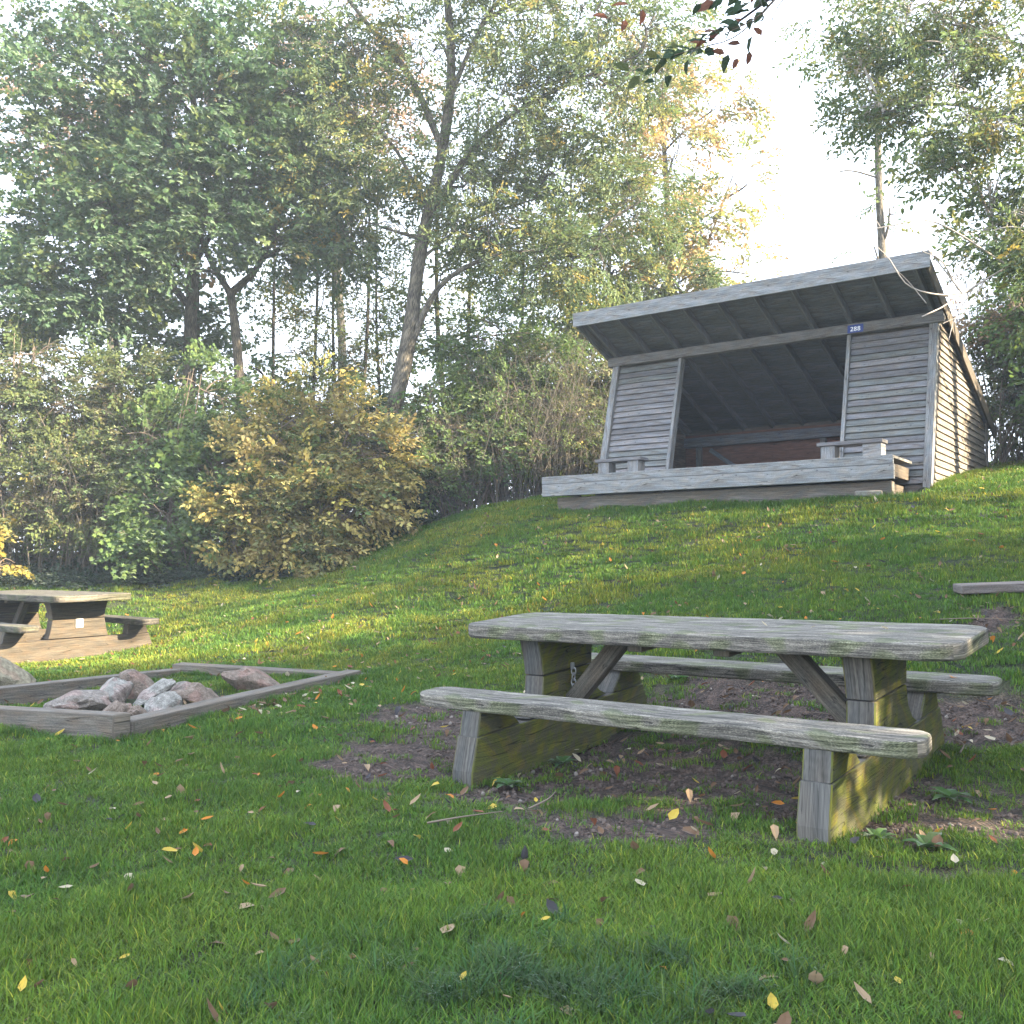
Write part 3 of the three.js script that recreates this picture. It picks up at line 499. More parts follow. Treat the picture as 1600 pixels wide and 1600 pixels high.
plant('maple_tree', 'dense dark green maple with thick trunk behind the hedge', 'tree', {
  base: mB, bark: M.bark, spray: 'maple', pal: PAL.maple, gap: -0.22, bough: 0.04, scale: 0.85, more: 1.45,
  limbs: [
    [[[-6.06, mB.y - 0.2, -18], [-6.06, 3.5, -18], [-6.04, 5.05, -18], [-6.02, 6.64, -18], [-5.95, 8.86, -18], [-6.2, 11, -18]], 0.165, 0.05],
    [[[-6.03, 6, -18], [-7, 7.2, -17.6], [-8.2, 8.6, -17.2]], 0.07, 0.02], [[[-6, 7.2, -18], [-6.9, 8.6, -17.7], [-7.6, 10.2, -17.4]], 0.06, 0.02], [[[-6, 6.8, -18], [-5.2, 8.2, -17.8], [-4.4, 9.6, -17.5]], 0.06, 0.02],
  ],
  blobs: [[-8.1, 9.2, -17, 1.5, 1.2, 1.2, 330], [-6.4, 10, -17.1, 1.5, 1.3, 1.2, 360], [-4.9, 9.4, -17, 1.4, 1.2, 1.1, 320], [-8.2, 7.2, -17, 1.5, 1, 1.1, 300], [-6.9, 7.6, -16.9, 1.4, 1, 1, 300], [-7.4, 11.2, -17.4, 1.5, 0.9, 1.1, 200], [-5.4, 11.2, -17.4, 1.6, 0.9, 1.1, 240], [-9, 5.9, -17.2, 1.3, 0.8, 1, 230], [-7.6, 5.9, -17, 1.3, 0.7, 0.9, 230], [-8.9, 10.6, -17.2, 1, 0.9, 0.9, 130]],
}, 'maples behind the hedge');
const m2B = G(-4.9, -17.5);
plant('maple_tree', 'green maple whose trunk forks low, beside the dense dark one', 'tree', {
  base: m2B, bark: M.bark, spray: 'maple', pal: PAL.maple, gap: -0.25, bough: 0.035, scale: 0.82, more: 1.45,
  limbs: [
    [[[-4.9, m2B.y - 0.2, -17.5], [-4.94, 4.24, -17.5], [-5.04, 5.41, -17.5], [-5.15, 6.19, -17.5]], 0.1, 0.075],
    [[[-5.15, 6.15, -17.5], [-5.48, 6.69, -17.4], [-5.78, 7.57, -17.2], [-6.2, 9.01, -17]], 0.065, 0.02], [[[-5.15, 6.15, -17.5], [-4.71, 6.63, -17.6], [-4.26, 7.84, -17.6], [-3.93, 9.9, -17.6]], 0.065, 0.02],
  ],
  blobs: [[-5.9, 8.1, -16.9, 1.2, 0.9, 0.9, 260], [-4.6, 8.3, -17.1, 1.2, 1, 0.9, 280], [-3.5, 8.2, -17.4, 1, 0.9, 0.8, 200], [-4.1, 9.9, -17.3, 1.2, 1, 0.9, 240], [-5.4, 7.2, -16.9, 1.1, 0.6, 0.8, 190], [-4.2, 7.1, -17.2, 1.1, 0.6, 0.8, 190], [-3.3, 7, -17.5, 0.8, 0.6, 0.7, 120], [-6.5, 6.6, -16.8, 0.9, 0.6, 0.7, 140]],
}, 'maples behind the hedge');
// slender stems behind: [x, z, top x, top y, top z, radius, bark, palette, spray, leaves]
[[-7.6, -19, -7.85, 10, -19, 0.075, M.bark, 'maple', 'maple', 1, 'straight dark trunk standing in the hedge beside the dense maple'],
  [-5.92, -18.6, -6.1, 9.5, -18.5, 0.055, M.bark, 'maple', 'maple', 0.7, 'thin straight dark stem close to the dense maple trunk'],
  [-4.98, -20, -4.95, 11, -20, 0.05, M.bark, 'alder', 'cherry', 0.9, 'slender sapling behind the forked maple'],
  [-4.3, -20.5, -4.2, 11.5, -21, 0.05, M.bark, 'hazel', 'small', 0.9, 'slender dark sapling in the thin row behind the hedge'],
  [-3.75, -20.8, -3.85, 11, -21, 0.05, M.bark, 'hazel', 'small', 0.9, 'slender dark sapling in the thin row behind the hedge'],
  [-3.2, -20, -3.1, 11.5, -20.5, 0.055, M.bark, 'hazel', 'small', 0.9, 'slender dark sapling in the thin row behind the hedge'],
  [-2.85, -21, -2.95, 11, -21, 0.045, M.bark, 'hazel', 'small', 0.9, 'slender dark sapling in the thin row behind the hedge'],
  [-1.25, -18.5, -1.45, 9.5, -18.5, 0.075, M.mossBark, 'alder', 'cherry', 0.9, 'moss yellow trunk beside the leaning tall tree'],
  [-0.9, -20, -0.7, 11, -20, 0.06, M.bark, 'alder', 'small', 1, 'slim grey sapling between the leaning tree and the shelter'],
  [0.1, -20.5, 0.3, 11, -20.6, 0.06, M.bark, 'alder', 'small', 1.1, 'slim grey sapling behind the green middle shrub'],
  [1.2, -20, 1.3, 10.5, -20, 0.06, M.greyBark, 'alder', 'cherry', 1.2, 'slim leafy tree behind the brown thicket'],
].forEach(([x, z, tx, ty, tz, r, bark, pal, spray, lv, label], i) => {
  const b = G(x, z), m = [(x + tx) / 2 + rr(-0.12, 0.12), (b.y + ty) / 2, (z + tz) / 2], blobs = [], limbs = [[[[x, b.y - 0.2, z], [x + rr(-0.05, 0.05), b.y + 1.6, z], m, [tx, ty, tz]], r, r * 0.35]];
  for (let k = 0; k < 9; k++) { const t = 0.24 + 0.082 * k, cx = x + (tx - x) * t + rr(-0.55, 0.55), cy = b.y + (ty - b.y) * t + rr(-0.2, 0.2), cz = z + rr(-0.4, 0.4); blobs.push([cx, cy, cz, rr(0.5, 0.85), rr(0.35, 0.55), rr(0.5, 0.7), Math.round((k < 3 ? 36 : 56) * lv)]); }
  const twin = label.startsWith('slender dark sapling');
  plant('sapling_tree', label, 'tree', { base: b, bark, spray, pal: PAL[pal], gap: 0.02, bough: 0.018, limbs, blobs, scale: 1.1 }, twin ? 'thin dark saplings behind the hedge' : undefined);
});
// golden tree behind the shelter's corner, tree of rusty leaves further off
const gB = G(3.6, -22);
plant('golden_tree', 'tree with golden and orange autumn leaves behind the shelter roof', 'tree', { base: gB, bark: M.greyBark, spray: 'beech', pal: PAL.gold, gap: 0.0, scale: 1.25, limbs: [[[[3.6, gB.y - 0.2, -22], [3.5, 5, -22], [3.6, 8, -21.8], [3.4, 12, -21.6]], 0.14, 0.04], [[[3.55, 6.5, -21.9], [4.4, 8.4, -21.7], [5, 10, -21.5]], 0.05, 0.015]],
  blobs: [[3.5, 10.2, -21, 1.1, 1.1, 1, 240], [4.2, 8.6, -21, 1, 1, 0.9, 200], [3.3, 8.2, -21, 1, 0.9, 0.9, 190], [4.5, 11.3, -21, 1.1, 0.9, 0.9, 150], [3.2, 12, -21, 1.3, 1, 0.9, 200], [4.3, 7.2, -21, 0.9, 0.7, 0.8, 130], [5.2, 9.6, -21, 0.8, 0.9, 0.7, 50], [5.1, 7.6, -21, 0.8, 0.8, 0.7, 30]] });
const ygB = G(1.9, -20.5);
plant('leafy_tree', 'green and yellow leafy tree reaching over the shelter from behind', 'tree', { base: ygB, bark: M.bark, spray: 'beech', pal: PAL.alder, gap: -0.05, scale: 1.2, limbs: [[[[1.9, ygB.y - 0.2, -20.5], [2, 5, -20.5], [2.1, 8.5, -20.3]], 0.11, 0.03], [[[2, 5.5, -20.4], [3, 6.8, -20.2], [4, 7.4, -20]], 0.045, 0.012]],
  blobs: [[2.2, 7.2, -20, 1.1, 0.8, 0.9, 220], [3.3, 7, -20, 1, 0.7, 0.8, 200], [1.2, 6.3, -19.6, 1, 0.7, 0.8, 190], [2.6, 8.4, -20, 1, 0.8, 0.8, 160], [2.3, 5.9, -19.8, 1.1, 0.7, 0.8, 200], [3.9, 6.3, -20, 0.8, 0.6, 0.7, 110], [0.8, 7.6, -19.8, 1, 0.8, 0.8, 160]] });
for (const [x, z, h, label] of [[-10.2, -24, 14.5, 'far rusty leaved tree showing above the dense maple'], [-4.6, -25, 15.6, 'far rusty leaved tree showing above the forked maple']]) {
  const b = G(x, z); plant('rusty_tree', label, 'tree', { base: b, bark: M.greyBark, spray: 'beech', pal: PAL.rust, gap: 0.05, scale: 1.5, twigEvery: 2, limbs: [[[[x, b.y - 0.2, z], [x + 0.2, 6, z], [x, 10, z], [x + 0.2, h, z]], 0.16, 0.03], [[[x, 9, z], [x + 1, 11, z], [x + 1.6, 13, z]], 0.05, 0.015]],
    blobs: [[x, h - 1, z, 1.8, 1.3, 1.2, 170], [x + 1.5, h - 2, z, 1.5, 1.2, 1.2, 150], [x - 1.4, h - 2.2, z, 1.5, 1.3, 1.2, 150], [x + 0.2, h - 3.4, z, 1.8, 1.2, 1.2, 150]] }, 'far rusty trees');
}
// right: slender ivy-clad tree behind the roof, and the tree whose boughs hang into view
const sB = G(6.9, -17.5);
plant('slender_tree', 'slender trunk with small leaves rising behind the high end of the roof', 'tree', { base: sB, bark: M.greyBark, spray: 'cherry', pal: PAL.alder, gap: 0.05, more: 0.65, scale: 0.85, limbs: [[[[6.9, sB.y - 0.2, -17.5], [6.8, 6.6, -17.5], [6.75, 8.64, -17.5], [6.9, 13, -17.5]], 0.1, 0.035], [[[6.78, 8.3, -17.5], [6.1, 8.4, -17.4], [5.5, 8.1, -17.3]], 0.02, 0.006]],
  blobs: [[6.7, 9.8, -17.3, 0.8, 0.5, 0.7, 90], [6.3, 11, -17.3, 1.2, 0.7, 0.9, 170], [7.3, 10.6, -17.2, 1, 0.7, 0.8, 130], [6.8, 12.4, -17.3, 1.5, 0.9, 1, 200], [6.9, 7.7, -17.4, 0.4, 0.4, 0.4, 22], [6.6, 7, -17.4, 0.5, 0.3, 0.4, 20]] });
const rB = G(8, -11.8);
plant('overhanging_tree', 'tree whose leafy boughs hang over the high corner of the shelter', 'tree', { base: rB, bark: M.greyBark, twigMat: M.paleTwig, spray: 'cherry', pal: PAL.alder, gap: -0.12, twigEvery: 2, bough: 0.02, scale: 0.72, more: 1.9, limbs: [
  [[[8, rB.y - 0.2, -11.8], [7.9, 4, -11.8], [7.8, 6, -11.9], [7.5, 9, -12]], 0.16, 0.05],
  [[[7.9, 4.4, -11.8], [7, 5.2, -11.6], [6.1, 5.4, -11.6], [5.3, 4.9, -11.4]], 0.045, 0.008], [[[7.85, 5.4, -11.8], [6.8, 6.5, -11.9], [5.6, 7, -12], [4.8, 7, -12.2]], 0.05, 0.01], [[[7.8, 6.3, -11.9], [6.8, 7.6, -12], [5.6, 8.2, -12.2]], 0.045, 0.01], [[[7.9, 4.1, -11.8], [7, 4.5, -11.2], [5.9, 4.3, -10.9]], 0.035, 0.006]],
  blobs: [[5.4, 7.2, -12, 0.8, 0.6, 0.7, 130], [4.8, 7.4, -12.6, 0.6, 0.5, 0.6, 80], [5.9, 6.4, -11.6, 0.7, 0.5, 0.6, 105], [6.4, 5.6, -11.4, 0.7, 0.5, 0.6, 95], [5.9, 7.9, -12, 0.8, 0.6, 0.7, 125], [6.6, 7, -11.8, 0.9, 0.7, 0.7, 130], [5.6, 4.9, -11, 0.5, 0.3, 0.5, 42], [6.2, 4.7, -10.9, 0.6, 0.35, 0.5, 75], [6.8, 8.4, -12, 1, 0.8, 0.8, 150], [5.2, 8.4, -12.3, 0.9, 0.6, 0.7, 110], [6.9, 6.2, -11.6, 0.8, 0.7, 0.7, 110], [4.6, 8, -12.6, 0.5, 0.4, 0.5, 50], [5.7, 5.8, -11.4, 0.5, 0.4, 0.5, 40], [6.1, 5.2, -11.2, 0.6, 0.4, 0.5, 60], [6.4, 4.2, -10.9, 0.5, 0.35, 0.4, 45], [5.3, 6.2, -11.6, 0.5, 0.35, 0.4, 40]] });
{ // bare pale twigs of that side, arching before the eaves
  const t = thing('bare_branch', 'pale bare twigs arching in front of the shelter eaves', 'branch'), o = V(5.9, 4.55, -10.9); t.position.copy(o);
  const tw = (pts, r) => part(t, 'twig', taperTube(pts.map((p) => V(p[0] - o.x, p[1] - o.y, p[2] - o.z)), r * 1.5, r * 0.6, 14, 5), M.paleTwig);
  tw([[7.9, 4.9, -11.8], [6.4, 4.9, -11.1], [5.3, 4.35, -10.7], [4.75, 4.0, -10.5], [4.45, 3.85, -10.4]], 0.014);
  tw([[5.1, 4.2, -10.65], [4.7, 4.12, -10.5], [4.3, 4.2, -10.4], [4.1, 4.5, -10.4], [3.98, 4.62, -10.4]], 0.008);
  tw([[5.0, 4.15, -10.6], [4.6, 4.6, -10.5], [4.47, 4.75, -10.5], [4.45, 4.95, -10.5]], 0.007);
  tw([[4.95, 4.2, -10.6], [4.7, 4.52, -10.5], [4.5, 4.62, -10.5], [4.42, 4.8, -10.5]], 0.007);
  tw([[5.3, 4.35, -10.7], [5.0, 3.95, -10.6], [4.72, 3.8, -10.5]], 0.006); tw([[5.2, 4.3, -10.7], [4.9, 3.88, -10.6], [4.78, 3.62, -10.5]], 0.006);
  tw([[5.6, 4.55, -10.8], [4.6, 4.95, -10.5], [4.1, 4.85, -10.4], [3.7, 4.8, -10.4], [3.45, 5, -10.4]], 0.008); tw([[4.02, 4.84, -10.4], [3.95, 4.95, -10.4], [3.85, 5.03, -10.4]], 0.004);
  tw([[4.5, 4.0, -10.4], [4.3, 4.25, -10.4], [4.15, 4.4, -10.4]], 0.004); finish(t);
}

// ------------------------------------------------------------------ hedge: shrubs from the boulder side to the shelter
function shrub(name, label, x, z, blobs, o, group) {
  const b = G(x, z), limbs = [];
  for (let k = 0; k < (o.stems ?? 9); k++) { const a = rr(0, 6.28), e = blobs[k % blobs.length], tx = e[0] + rr(-0.5, 0.5) * e[3], ty = e[1] + rr(0, 0.8) * e[4], tz = e[2] + rr(-0.4, 0.4), sx = x + Math.cos(a) * rr(0.1, 0.6), sz = z + Math.sin(a) * rr(0.05, 0.3); limbs.push([[[sx, height(sx, sz) - 0.1, sz], [(sx + tx) / 2 + rr(-0.2, 0.2), (b.y + ty) / 2, (sz + tz) / 2], [tx, ty, tz]], rr(0.012, 0.028), 0.005]); }
  return plant(name, label, 'shrub', { base: b, limbs, blobs, bark: o.bark ?? M.twig, bough: 0.012, ...o }, group);
}
shrub('beech_shrub', 'broad ochre and yellow leaved shrub at the edge of the lawn', -3.4, -15.6, [[-3.4, 2.2, -15.3, 1.1, 0.9, 0.6, 560], [-4.2, 1.9, -15.3, 0.8, 0.8, 0.5, 330], [-2.5, 2.1, -15.6, 0.8, 0.9, 0.6, 400], [-3.8, 3.2, -15.7, 0.9, 0.8, 0.6, 330], [-2.6, 3.2, -15.9, 0.8, 0.8, 0.6, 300], [-3.2, 3.9, -16, 0.7, 0.55, 0.5, 150], [-3.3, 1.4, -15.05, 0.8, 0.35, 0.3, 190], [-2.0, 2.7, -16, 0.5, 0.8, 0.5, 150]], { spray: 'beech', pal: PAL.beech, gap: -0.33, dry: true, stems: 14 });
shrub('hazel_shrub', 'tall twiggy green shrub in the hedge behind the far picnic table', -7.2, -16, [[-7.4, 2.4, -15.9, 1, 0.9, 0.5, 330], [-6.5, 3.1, -16.2, 0.9, 0.8, 0.5, 280], [-7.6, 3.9, -16.3, 1, 0.8, 0.5, 240], [-6.6, 4.3, -16.5, 0.9, 0.6, 0.5, 190], [-6.6, 2.1, -15.7, 0.7, 0.6, 0.4, 190]], { spray: 'beech', pal: PAL.hazel, gap: -0.25, stems: 16, twigEvery: 3, bark: wood(0.2, 0.16, 0.12), scale: 0.85, more: 1.2 });
shrub('hazel_shrub', 'green leafy shrub at the hedge end past the far table', -8.7, -16, [[-8.6, 2.3, -15.9, 0.9, 0.9, 0.5, 280], [-8.8, 3.7, -16.2, 0.9, 0.9, 0.5, 280], [-9.4, 4.9, -16.6, 1, 0.8, 0.6, 220], [-8.3, 4.7, -16.5, 0.8, 0.7, 0.5, 180]], { spray: 'beech', pal: PAL.hazel, gap: -0.2, stems: 16, twigEvery: 3, scale: 0.85, more: 1.2 });
shrub('bramble_shrub', 'green broad leaved bush between the ochre shrub and the hedge', -5.4, -15.7, [[-5.5, 2, -15.5, 0.7, 0.6, 0.4, 190], [-4.9, 2.6, -15.7, 0.6, 0.5, 0.4, 140], [-5.7, 3.2, -16, 0.8, 0.7, 0.5, 200], [-5.2, 4.1, -16.3, 0.8, 0.6, 0.5, 150], [-5.9, 1.5, -15.3, 0.5, 0.35, 0.3, 90]], { spray: 'maple', pal: PAL.green, gap: -0.2, scale: 0.8, stems: 14 });
shrub('yellow_shrub', 'low bright yellow leaved bush behind the far table', -8.15, -15.3, [[-8.25, 1.8, -15.1, 0.22, 0.2, 0.2, 22], [-7.95, 1.15, -15, 0.3, 0.1, 0.2, 12]], { spray: 'maple', pal: PAL.yellow, gap: -0.6, scale: 0.75, stems: 5 });
shrub('hazel_shrub', 'light green leafy shrub between the ochre one and the shelter deck', -0.7, -17, [[-1, 3.4, -16.9, 0.7, 0.6, 0.5, 210], [-0.2, 3.1, -16.9, 0.6, 0.5, 0.4, 150], [-1.3, 4.2, -17.1, 0.6, 0.5, 0.5, 140], [-0.2, 4.1, -17.2, 0.8, 0.6, 0.5, 190], [-1.4, 2.6, -16.6, 0.5, 0.5, 0.4, 110], [0.3, 5, -17.6, 0.9, 0.6, 0.5, 190], [-0.5, 5.3, -17.6, 0.8, 0.6, 0.5, 170]], { spray: 'beech', pal: PAL.green, gap: -0.2, stems: 18 });
shrub('ivy_shrub', 'dark evergreen ivy mound at the foot of the leaning tree', -1.9, -16.5, [[-1.8, 2.5, -16.4, 0.45, 0.7, 0.35, 190], [-2.2, 3.5, -16.9, 0.3, 0.7, 0.3, 130]], { spray: 'ivy', pal: PAL.dark, gap: -0.6, stems: 6 });
// bare brown thicket: many upright stems with a few withered leaves
function thicket(label, x0, x1, z0, z1, h0, h1, n, leaves, pal) {
  const b = G((x0 + x1) / 2, (z0 + z1) / 2), T = thing('bare_thicket', label, 'thicket'); T.position.copy(b); const gs = [], list = [];
  for (let i = 0; i < n; i++) {
    const t = rnd(), x = x0 + (x1 - x0) * t + rr(-0.1, 0.1), z = z0 + (z1 - z0) * t + rr(-0.5, 0.5), h = rr(h0, h1), y = height(x, z), lx = rr(-0.9, 0.9), lz = rr(-0.4, 0.4), P = [V(x, y - 0.05, z), V(x + lx * 0.3 + rr(-0.06, 0.06), y + h * 0.4, z + lz * 0.4), V(x + lx * 0.7 + rr(-0.1, 0.1), y + h * 0.75, z + lz), V(x + lx * 1.3, y + h, z + lz)].map((p) => p.sub(b));
    gs.push(taperTube(P, rr(0.004, 0.01), 0.002, 7, 4)); const c = new THREE.CatmullRomCurve3(P);
    for (let k = 0; k < 6; k++) { const s = c.getPointAt(rr(0.2, 0.95)), e = s.clone().add(V(rr(-0.5, 0.5), rr(-0.05, 0.45), rr(-0.25, 0.25))); gs.push(taperTube([s, s.clone().lerp(e, 0.5).add(V(0, 0.05, 0)), e], 0.004, 0.0015, 3, 3)); if (rnd() < leaves) { const cc = pick(pal, rnd()), sc = rr(0.6, 1.1); list.push({ p: e, q: new THREE.Quaternion().setFromEuler(new THREE.Euler(rr(-0.5, 0.5), rr(0, 6.28), rr(-0.5, 0.3))), s: V(sc, sc, sc), c: lin(cc[1], cc[2], cc[3]) }); } }
  }
  const st = part(T, 'stems', mergeGeometries(gs), wood(0.2, 0.17, 0.135)); st.userData = { kind: 'stuff' };
  instanced(T, 'foliage', SPRAY.small, dryMat, list);
}
thicket('brown thicket of bare stems beside the low end of the shelter', -0.3, 1.7, -16.8, -17.6, 1.4, 3.1, 230, 0.5, PAL.hazel);
thicket('thicket of thin brown stems between the ochre shrub and the leaning tree', -2.3, -0.5, -16.4, -16.9, 0.9, 2, 150, 0.3, PAL.brown);
thicket('bare brown stems in the hedge behind the far table', -9.6, -5.2, -16.1, -16.1, 1.2, 2.8, 150, 0.5, PAL.hazel);
thicket('brown and rusty thicket behind the back corner of the shelter', 7.6, 11, -15.6, -13.6, 2.4, 4.4, 420, 0.4, PAL.brown);
shrub('hazel_shrub', 'green leaved shrub among bare stems past the side wall of the shelter', 8.2, -13.6, [[7.9, 3.4, -13.6, 0.6, 0.7, 0.5, 130], [8.4, 4.5, -13.8, 0.8, 0.7, 0.5, 150], [7.7, 5, -14.2, 0.7, 0.6, 0.5, 110], [8.6, 3.2, -13.2, 0.6, 0.5, 0.4, 90]], { spray: 'beech', pal: PAL.green, gap: -0.05, stems: 12 });
shrub('rusty_shrub', 'rust brown withered shrub top above the thicket', 7.9, -15.2, [[7.7, 5.1, -15, 0.7, 0.35, 0.5, 120], [8.6, 5.2, -15, 0.7, 0.4, 0.5, 120]], { spray: 'small', pal: PAL.rust, gap: -0.2, stems: 8, dry: true });
// second row of the hedge, dense and dull, behind the front shrubs
[[-10.6, -17.4, 3.0, 'brown', 'brownish shrub at the far end of the second hedge row'], [-9.3, -17.6, 3.3, 'hazel', 'dull green shrub of the second hedge row, second from its far end'], [-8, -17.5, 2.9, 'brown', 'brown leaved shrub of the second hedge row beside a straight dark trunk'], [-6.9, -17.4, 2.9, 'hazel', 'dull green shrub before the dense maple trunk'], [-5.7, -17.1, 2.6, 'hazel', 'dull green shrub between the two maple trunks'], [-4.5, -17, 2.4, 'brown', 'brown leaved shrub at the forked maple foot behind the ochre shrub'], [-3.2, -17.3, 2.3, 'hazel', 'dull green shrub hidden partly by the ochre shrub'], [-1.2, -18.1, 2.2, 'hazel', 'dull green shrub at the mossy trunk foot'], [-0.1, -18.3, 2.5, 'hazel', 'dull green shrub behind the light green one'], [1, -18.4, 2.7, 'hazel', 'dull green shrub behind the bare thicket at the shelter'], [2.0, -18.2, 2.6, 'hazel', 'dull green shrub close behind the low end of the shelter'], [8.3, -15.2, 2.5, 'brown', 'brown leaved shrub behind the rear corner of the shelter'], [9.3, -14.2, 2.7, 'hazel', 'dull green shrub on the bank past the shelter'], [9.6, -15.8, 3, 'brown', 'brown shrub at the back of the bank past the shelter'], [8.8, -12.9, 1.7, 'hazel', 'low dull green shrub on the bank near the overhanging tree']].forEach(([x, z, h, pal, label], i) => { const y = height(x, z); shrub('hedge_shrub', label, x, z, [[x, y + h * 0.25, z + 0.15, 0.85, h * 0.27, 0.4, 300], [x + rr(-0.2, 0.2), y + h * 0.6, z, 0.85, h * 0.3, 0.4, 290], [x + rr(-0.3, 0.3), y + h * 0.9, z, 0.7, h * 0.18, 0.4, 130]], { spray: 'small', pal: PAL[pal], gap: -0.4, stems: 12, scale: 1.45, twigEvery: 3 }, 'second row of the hedge'); });
// tall thin leafy bushes between the trunks, further back
[[-8.6, -20.5, 5.2, 'loose tall bush behind the hedge end'], [-6.8, -20.8, 5, 'loose tall bush behind the dense maple trunk'], [-5.3, -21.5, 4.6, 'loose tall bush seen between the maple trunks'], [-4, -21.8, 4.4, 'loose tall bush among the thin dark saplings, nearer the maples'], [-2.6, -22, 4.4, 'loose tall bush among the thin dark saplings, nearer the leaning tree'], [-0.6, -21.5, 4.6, 'loose tall bush behind the mossy trunk'], [0.7, -21.8, 5, 'loose tall bush behind the bare brown thicket']].forEach(([x, z, h, label]) => { const y = height(x, z); shrub('tall_bush', label, x, z, [[x, y + h * 0.35, z, 1, h * 0.25, 0.5, 110], [x + rr(-0.3, 0.3), y + h * 0.65, z, 1, h * 0.25, 0.5, 75], [x + rr(-0.4, 0.4), y + h * 0.92, z, 0.9, h * 0.2, 0.5, 45]], { spray: 'beech', pal: PAL.alder, gap: 0.0, stems: 9, scale: 1.25, twigEvery: 3 }, 'loose tall bushes behind the hedge'); });
{ // ground ivy along the hedge foot
  const list = []; for (let i = 0; i < 2600; i++) { const x = rr(-10, -1.4), z = hedgeZ(x) + rr(-0.9, 0.15); const s = rr(0.5, 1), c = pick(PAL.dark, rnd()); list.push({ p: V(x, height(x, z) + rr(0.01, 0.16), z), q: new THREE.Quaternion().setFromEuler(new THREE.Euler(rr(-0.4, 0.4), rr(0, 6.28), rr(-0.2, 0.6))), s: V(s, s, s), c: lin(c[1], c[2], c[3]) }); }
  const o = new THREE.Group(); o.name = 'ground_ivy'; o.userData = { kind: 'stuff', label: 'dark ivy covering the ground along the hedge foot', category: 'ground cover' }; scene.add(o); instanced(o, 'ivy_leaves', SPRAY.ivy, leafMat, list);
}
function hedgeZ(x) { const P = [[-12, -15.9], [-8.3, -15.6], [-6.9, -15.4], [-4.7, -15.1], [-3.2, -15.2], [-2.2, -15.7], [-1.6, -16.1], [0.3, -16.6], [1.2, -16.8], [20, -16.8]]; for (let i = 0; i < P.length - 1; i++) if (x <= P[i + 1][0]) { const t = (x - P[i][0]) / (P[i + 1][0] - P[i][0]); return P[i][1] + (P[i + 1][1] - P[i][1]) * Math.max(0, t); } return -16.8; }

// ------------------------------------------------------------------ trees beyond the right edge of the view that shade the lawn
[[8.6, 3.6, 1.1, 'shade tree of the row along the lawn, farthest from the shelter'], [7.4, -1.1, 1.05, 'shade tree of the row along the lawn, third from its end'], [7.8, -3.6, 0.95, 'shade tree of the row along the lawn, level with the picnic table'], [10, -8.4, 0.8, 'thin leaved shade tree at the back of the row along the lawn'], [8.1, -5.7, 0.55, 'low shade tree of the row along the lawn, closest to the shelter'], [8, 1.3, 1.1, 'shade tree of the row along the lawn, second from its end']].forEach(([x, z, k, label], i) => {
  const b = G(x, z), blobs = [], limbs = [[[[x, b.y - 0.2, z], [x, b.y + 2, z], [x - 0.1, b.y + 4, z], [x, b.y + 7 * k, z]], 0.14, 0.04]];
  for (let q = 0; q < 12; q++) blobs.push([x + rr(-0.9, 0.9), b.y + 0.5 + (q / 12) * 6.8 * k, z + rr(-0.8, 0.8), rr(0.8, 1.1), rr(0.6, 0.8), rr(0.8, 1.1), i === 3 ? 30 : 190]);
  if (i === 1) limbs.push([[[x, 4.6, z], [5.6, 5, -4.2], [3.6, 4.8, -4.8], [2.1, 4.62, -5], [1.5, 4.24, -5], [1.2, 4.02, -5]], 0.05, 0.006]);
  plant('shade_tree', label, 'tree', { base: b, bark: M.bark, spray: 'cherry', pal: PAL.alder, gap: i === 3 ? 0.15 : -0.5, limbs, blobs, bough: 0.03, scale: 1.35, clump: i === 3 ? 0.7 : 1.1 }, 'row of shade trees along the lawn');
});
{ // the leafy end of the bough that reaches overhead
  const t = thing('hanging_branch', 'drooping branch of large dark and reddish leaves against the bright sky', 'branch'), o = V(1.7, 4.42, -5); t.position.copy(o); const list = [];
  const mk = (pts, r, n) => { const P = pts.map((p) => V(...p).sub(V(1.7, 4.3, -5))); part(t, 'twig', taperTube(P, r, 0.002, 10, 5), M.twig); const c = new THREE.CatmullRomCurve3(P); for (let i = 0; i < n; i++) { const p = c.getPointAt(0.15 + 0.85 * ((i + rnd()) / n)), cc = pick(PAL.cherry, rnd()), s = rr(0.55, 0.85); list.push({ p, q: new THREE.Quaternion().setFromEuler(new THREE.Euler(rr(-0.5, 0.5), rr(2.4, 3.9), rr(-0.1, 0.5))), s: V(s, s, s), c: lin(cc[1], cc[2], cc[3]) }); } };
  mk([[2.1, 4.5, -5], [1.7, 4.3, -5], [1.45, 4.08, -5], [1.3, 3.9, -4.95], [1.1, 3.8, -4.95]], 0.008, 9); mk([[1.45, 4.08, -5], [1.2, 3.85, -5.05], [1, 3.76, -5], [0.86, 3.72, -5]], 0.005, 8); mk([[1.7, 4.3, -5], [1.35, 4.05, -4.9], [1.15, 3.98, -4.9]], 0.004, 6); mk([[1.6, 4.2, -5], [1.42, 4.0, -5.05], [1.38, 3.86, -5.05]], 0.004, 5); mk([[2, 4.45, -5], [1.4, 4.4, -5.1], [1.0, 4.2, -5.1], [0.8, 4.1, -5.1]], 0.005, 4);
  instanced(t, 'foliage', SPRAY.big, leafMat, list); finish(t);
}

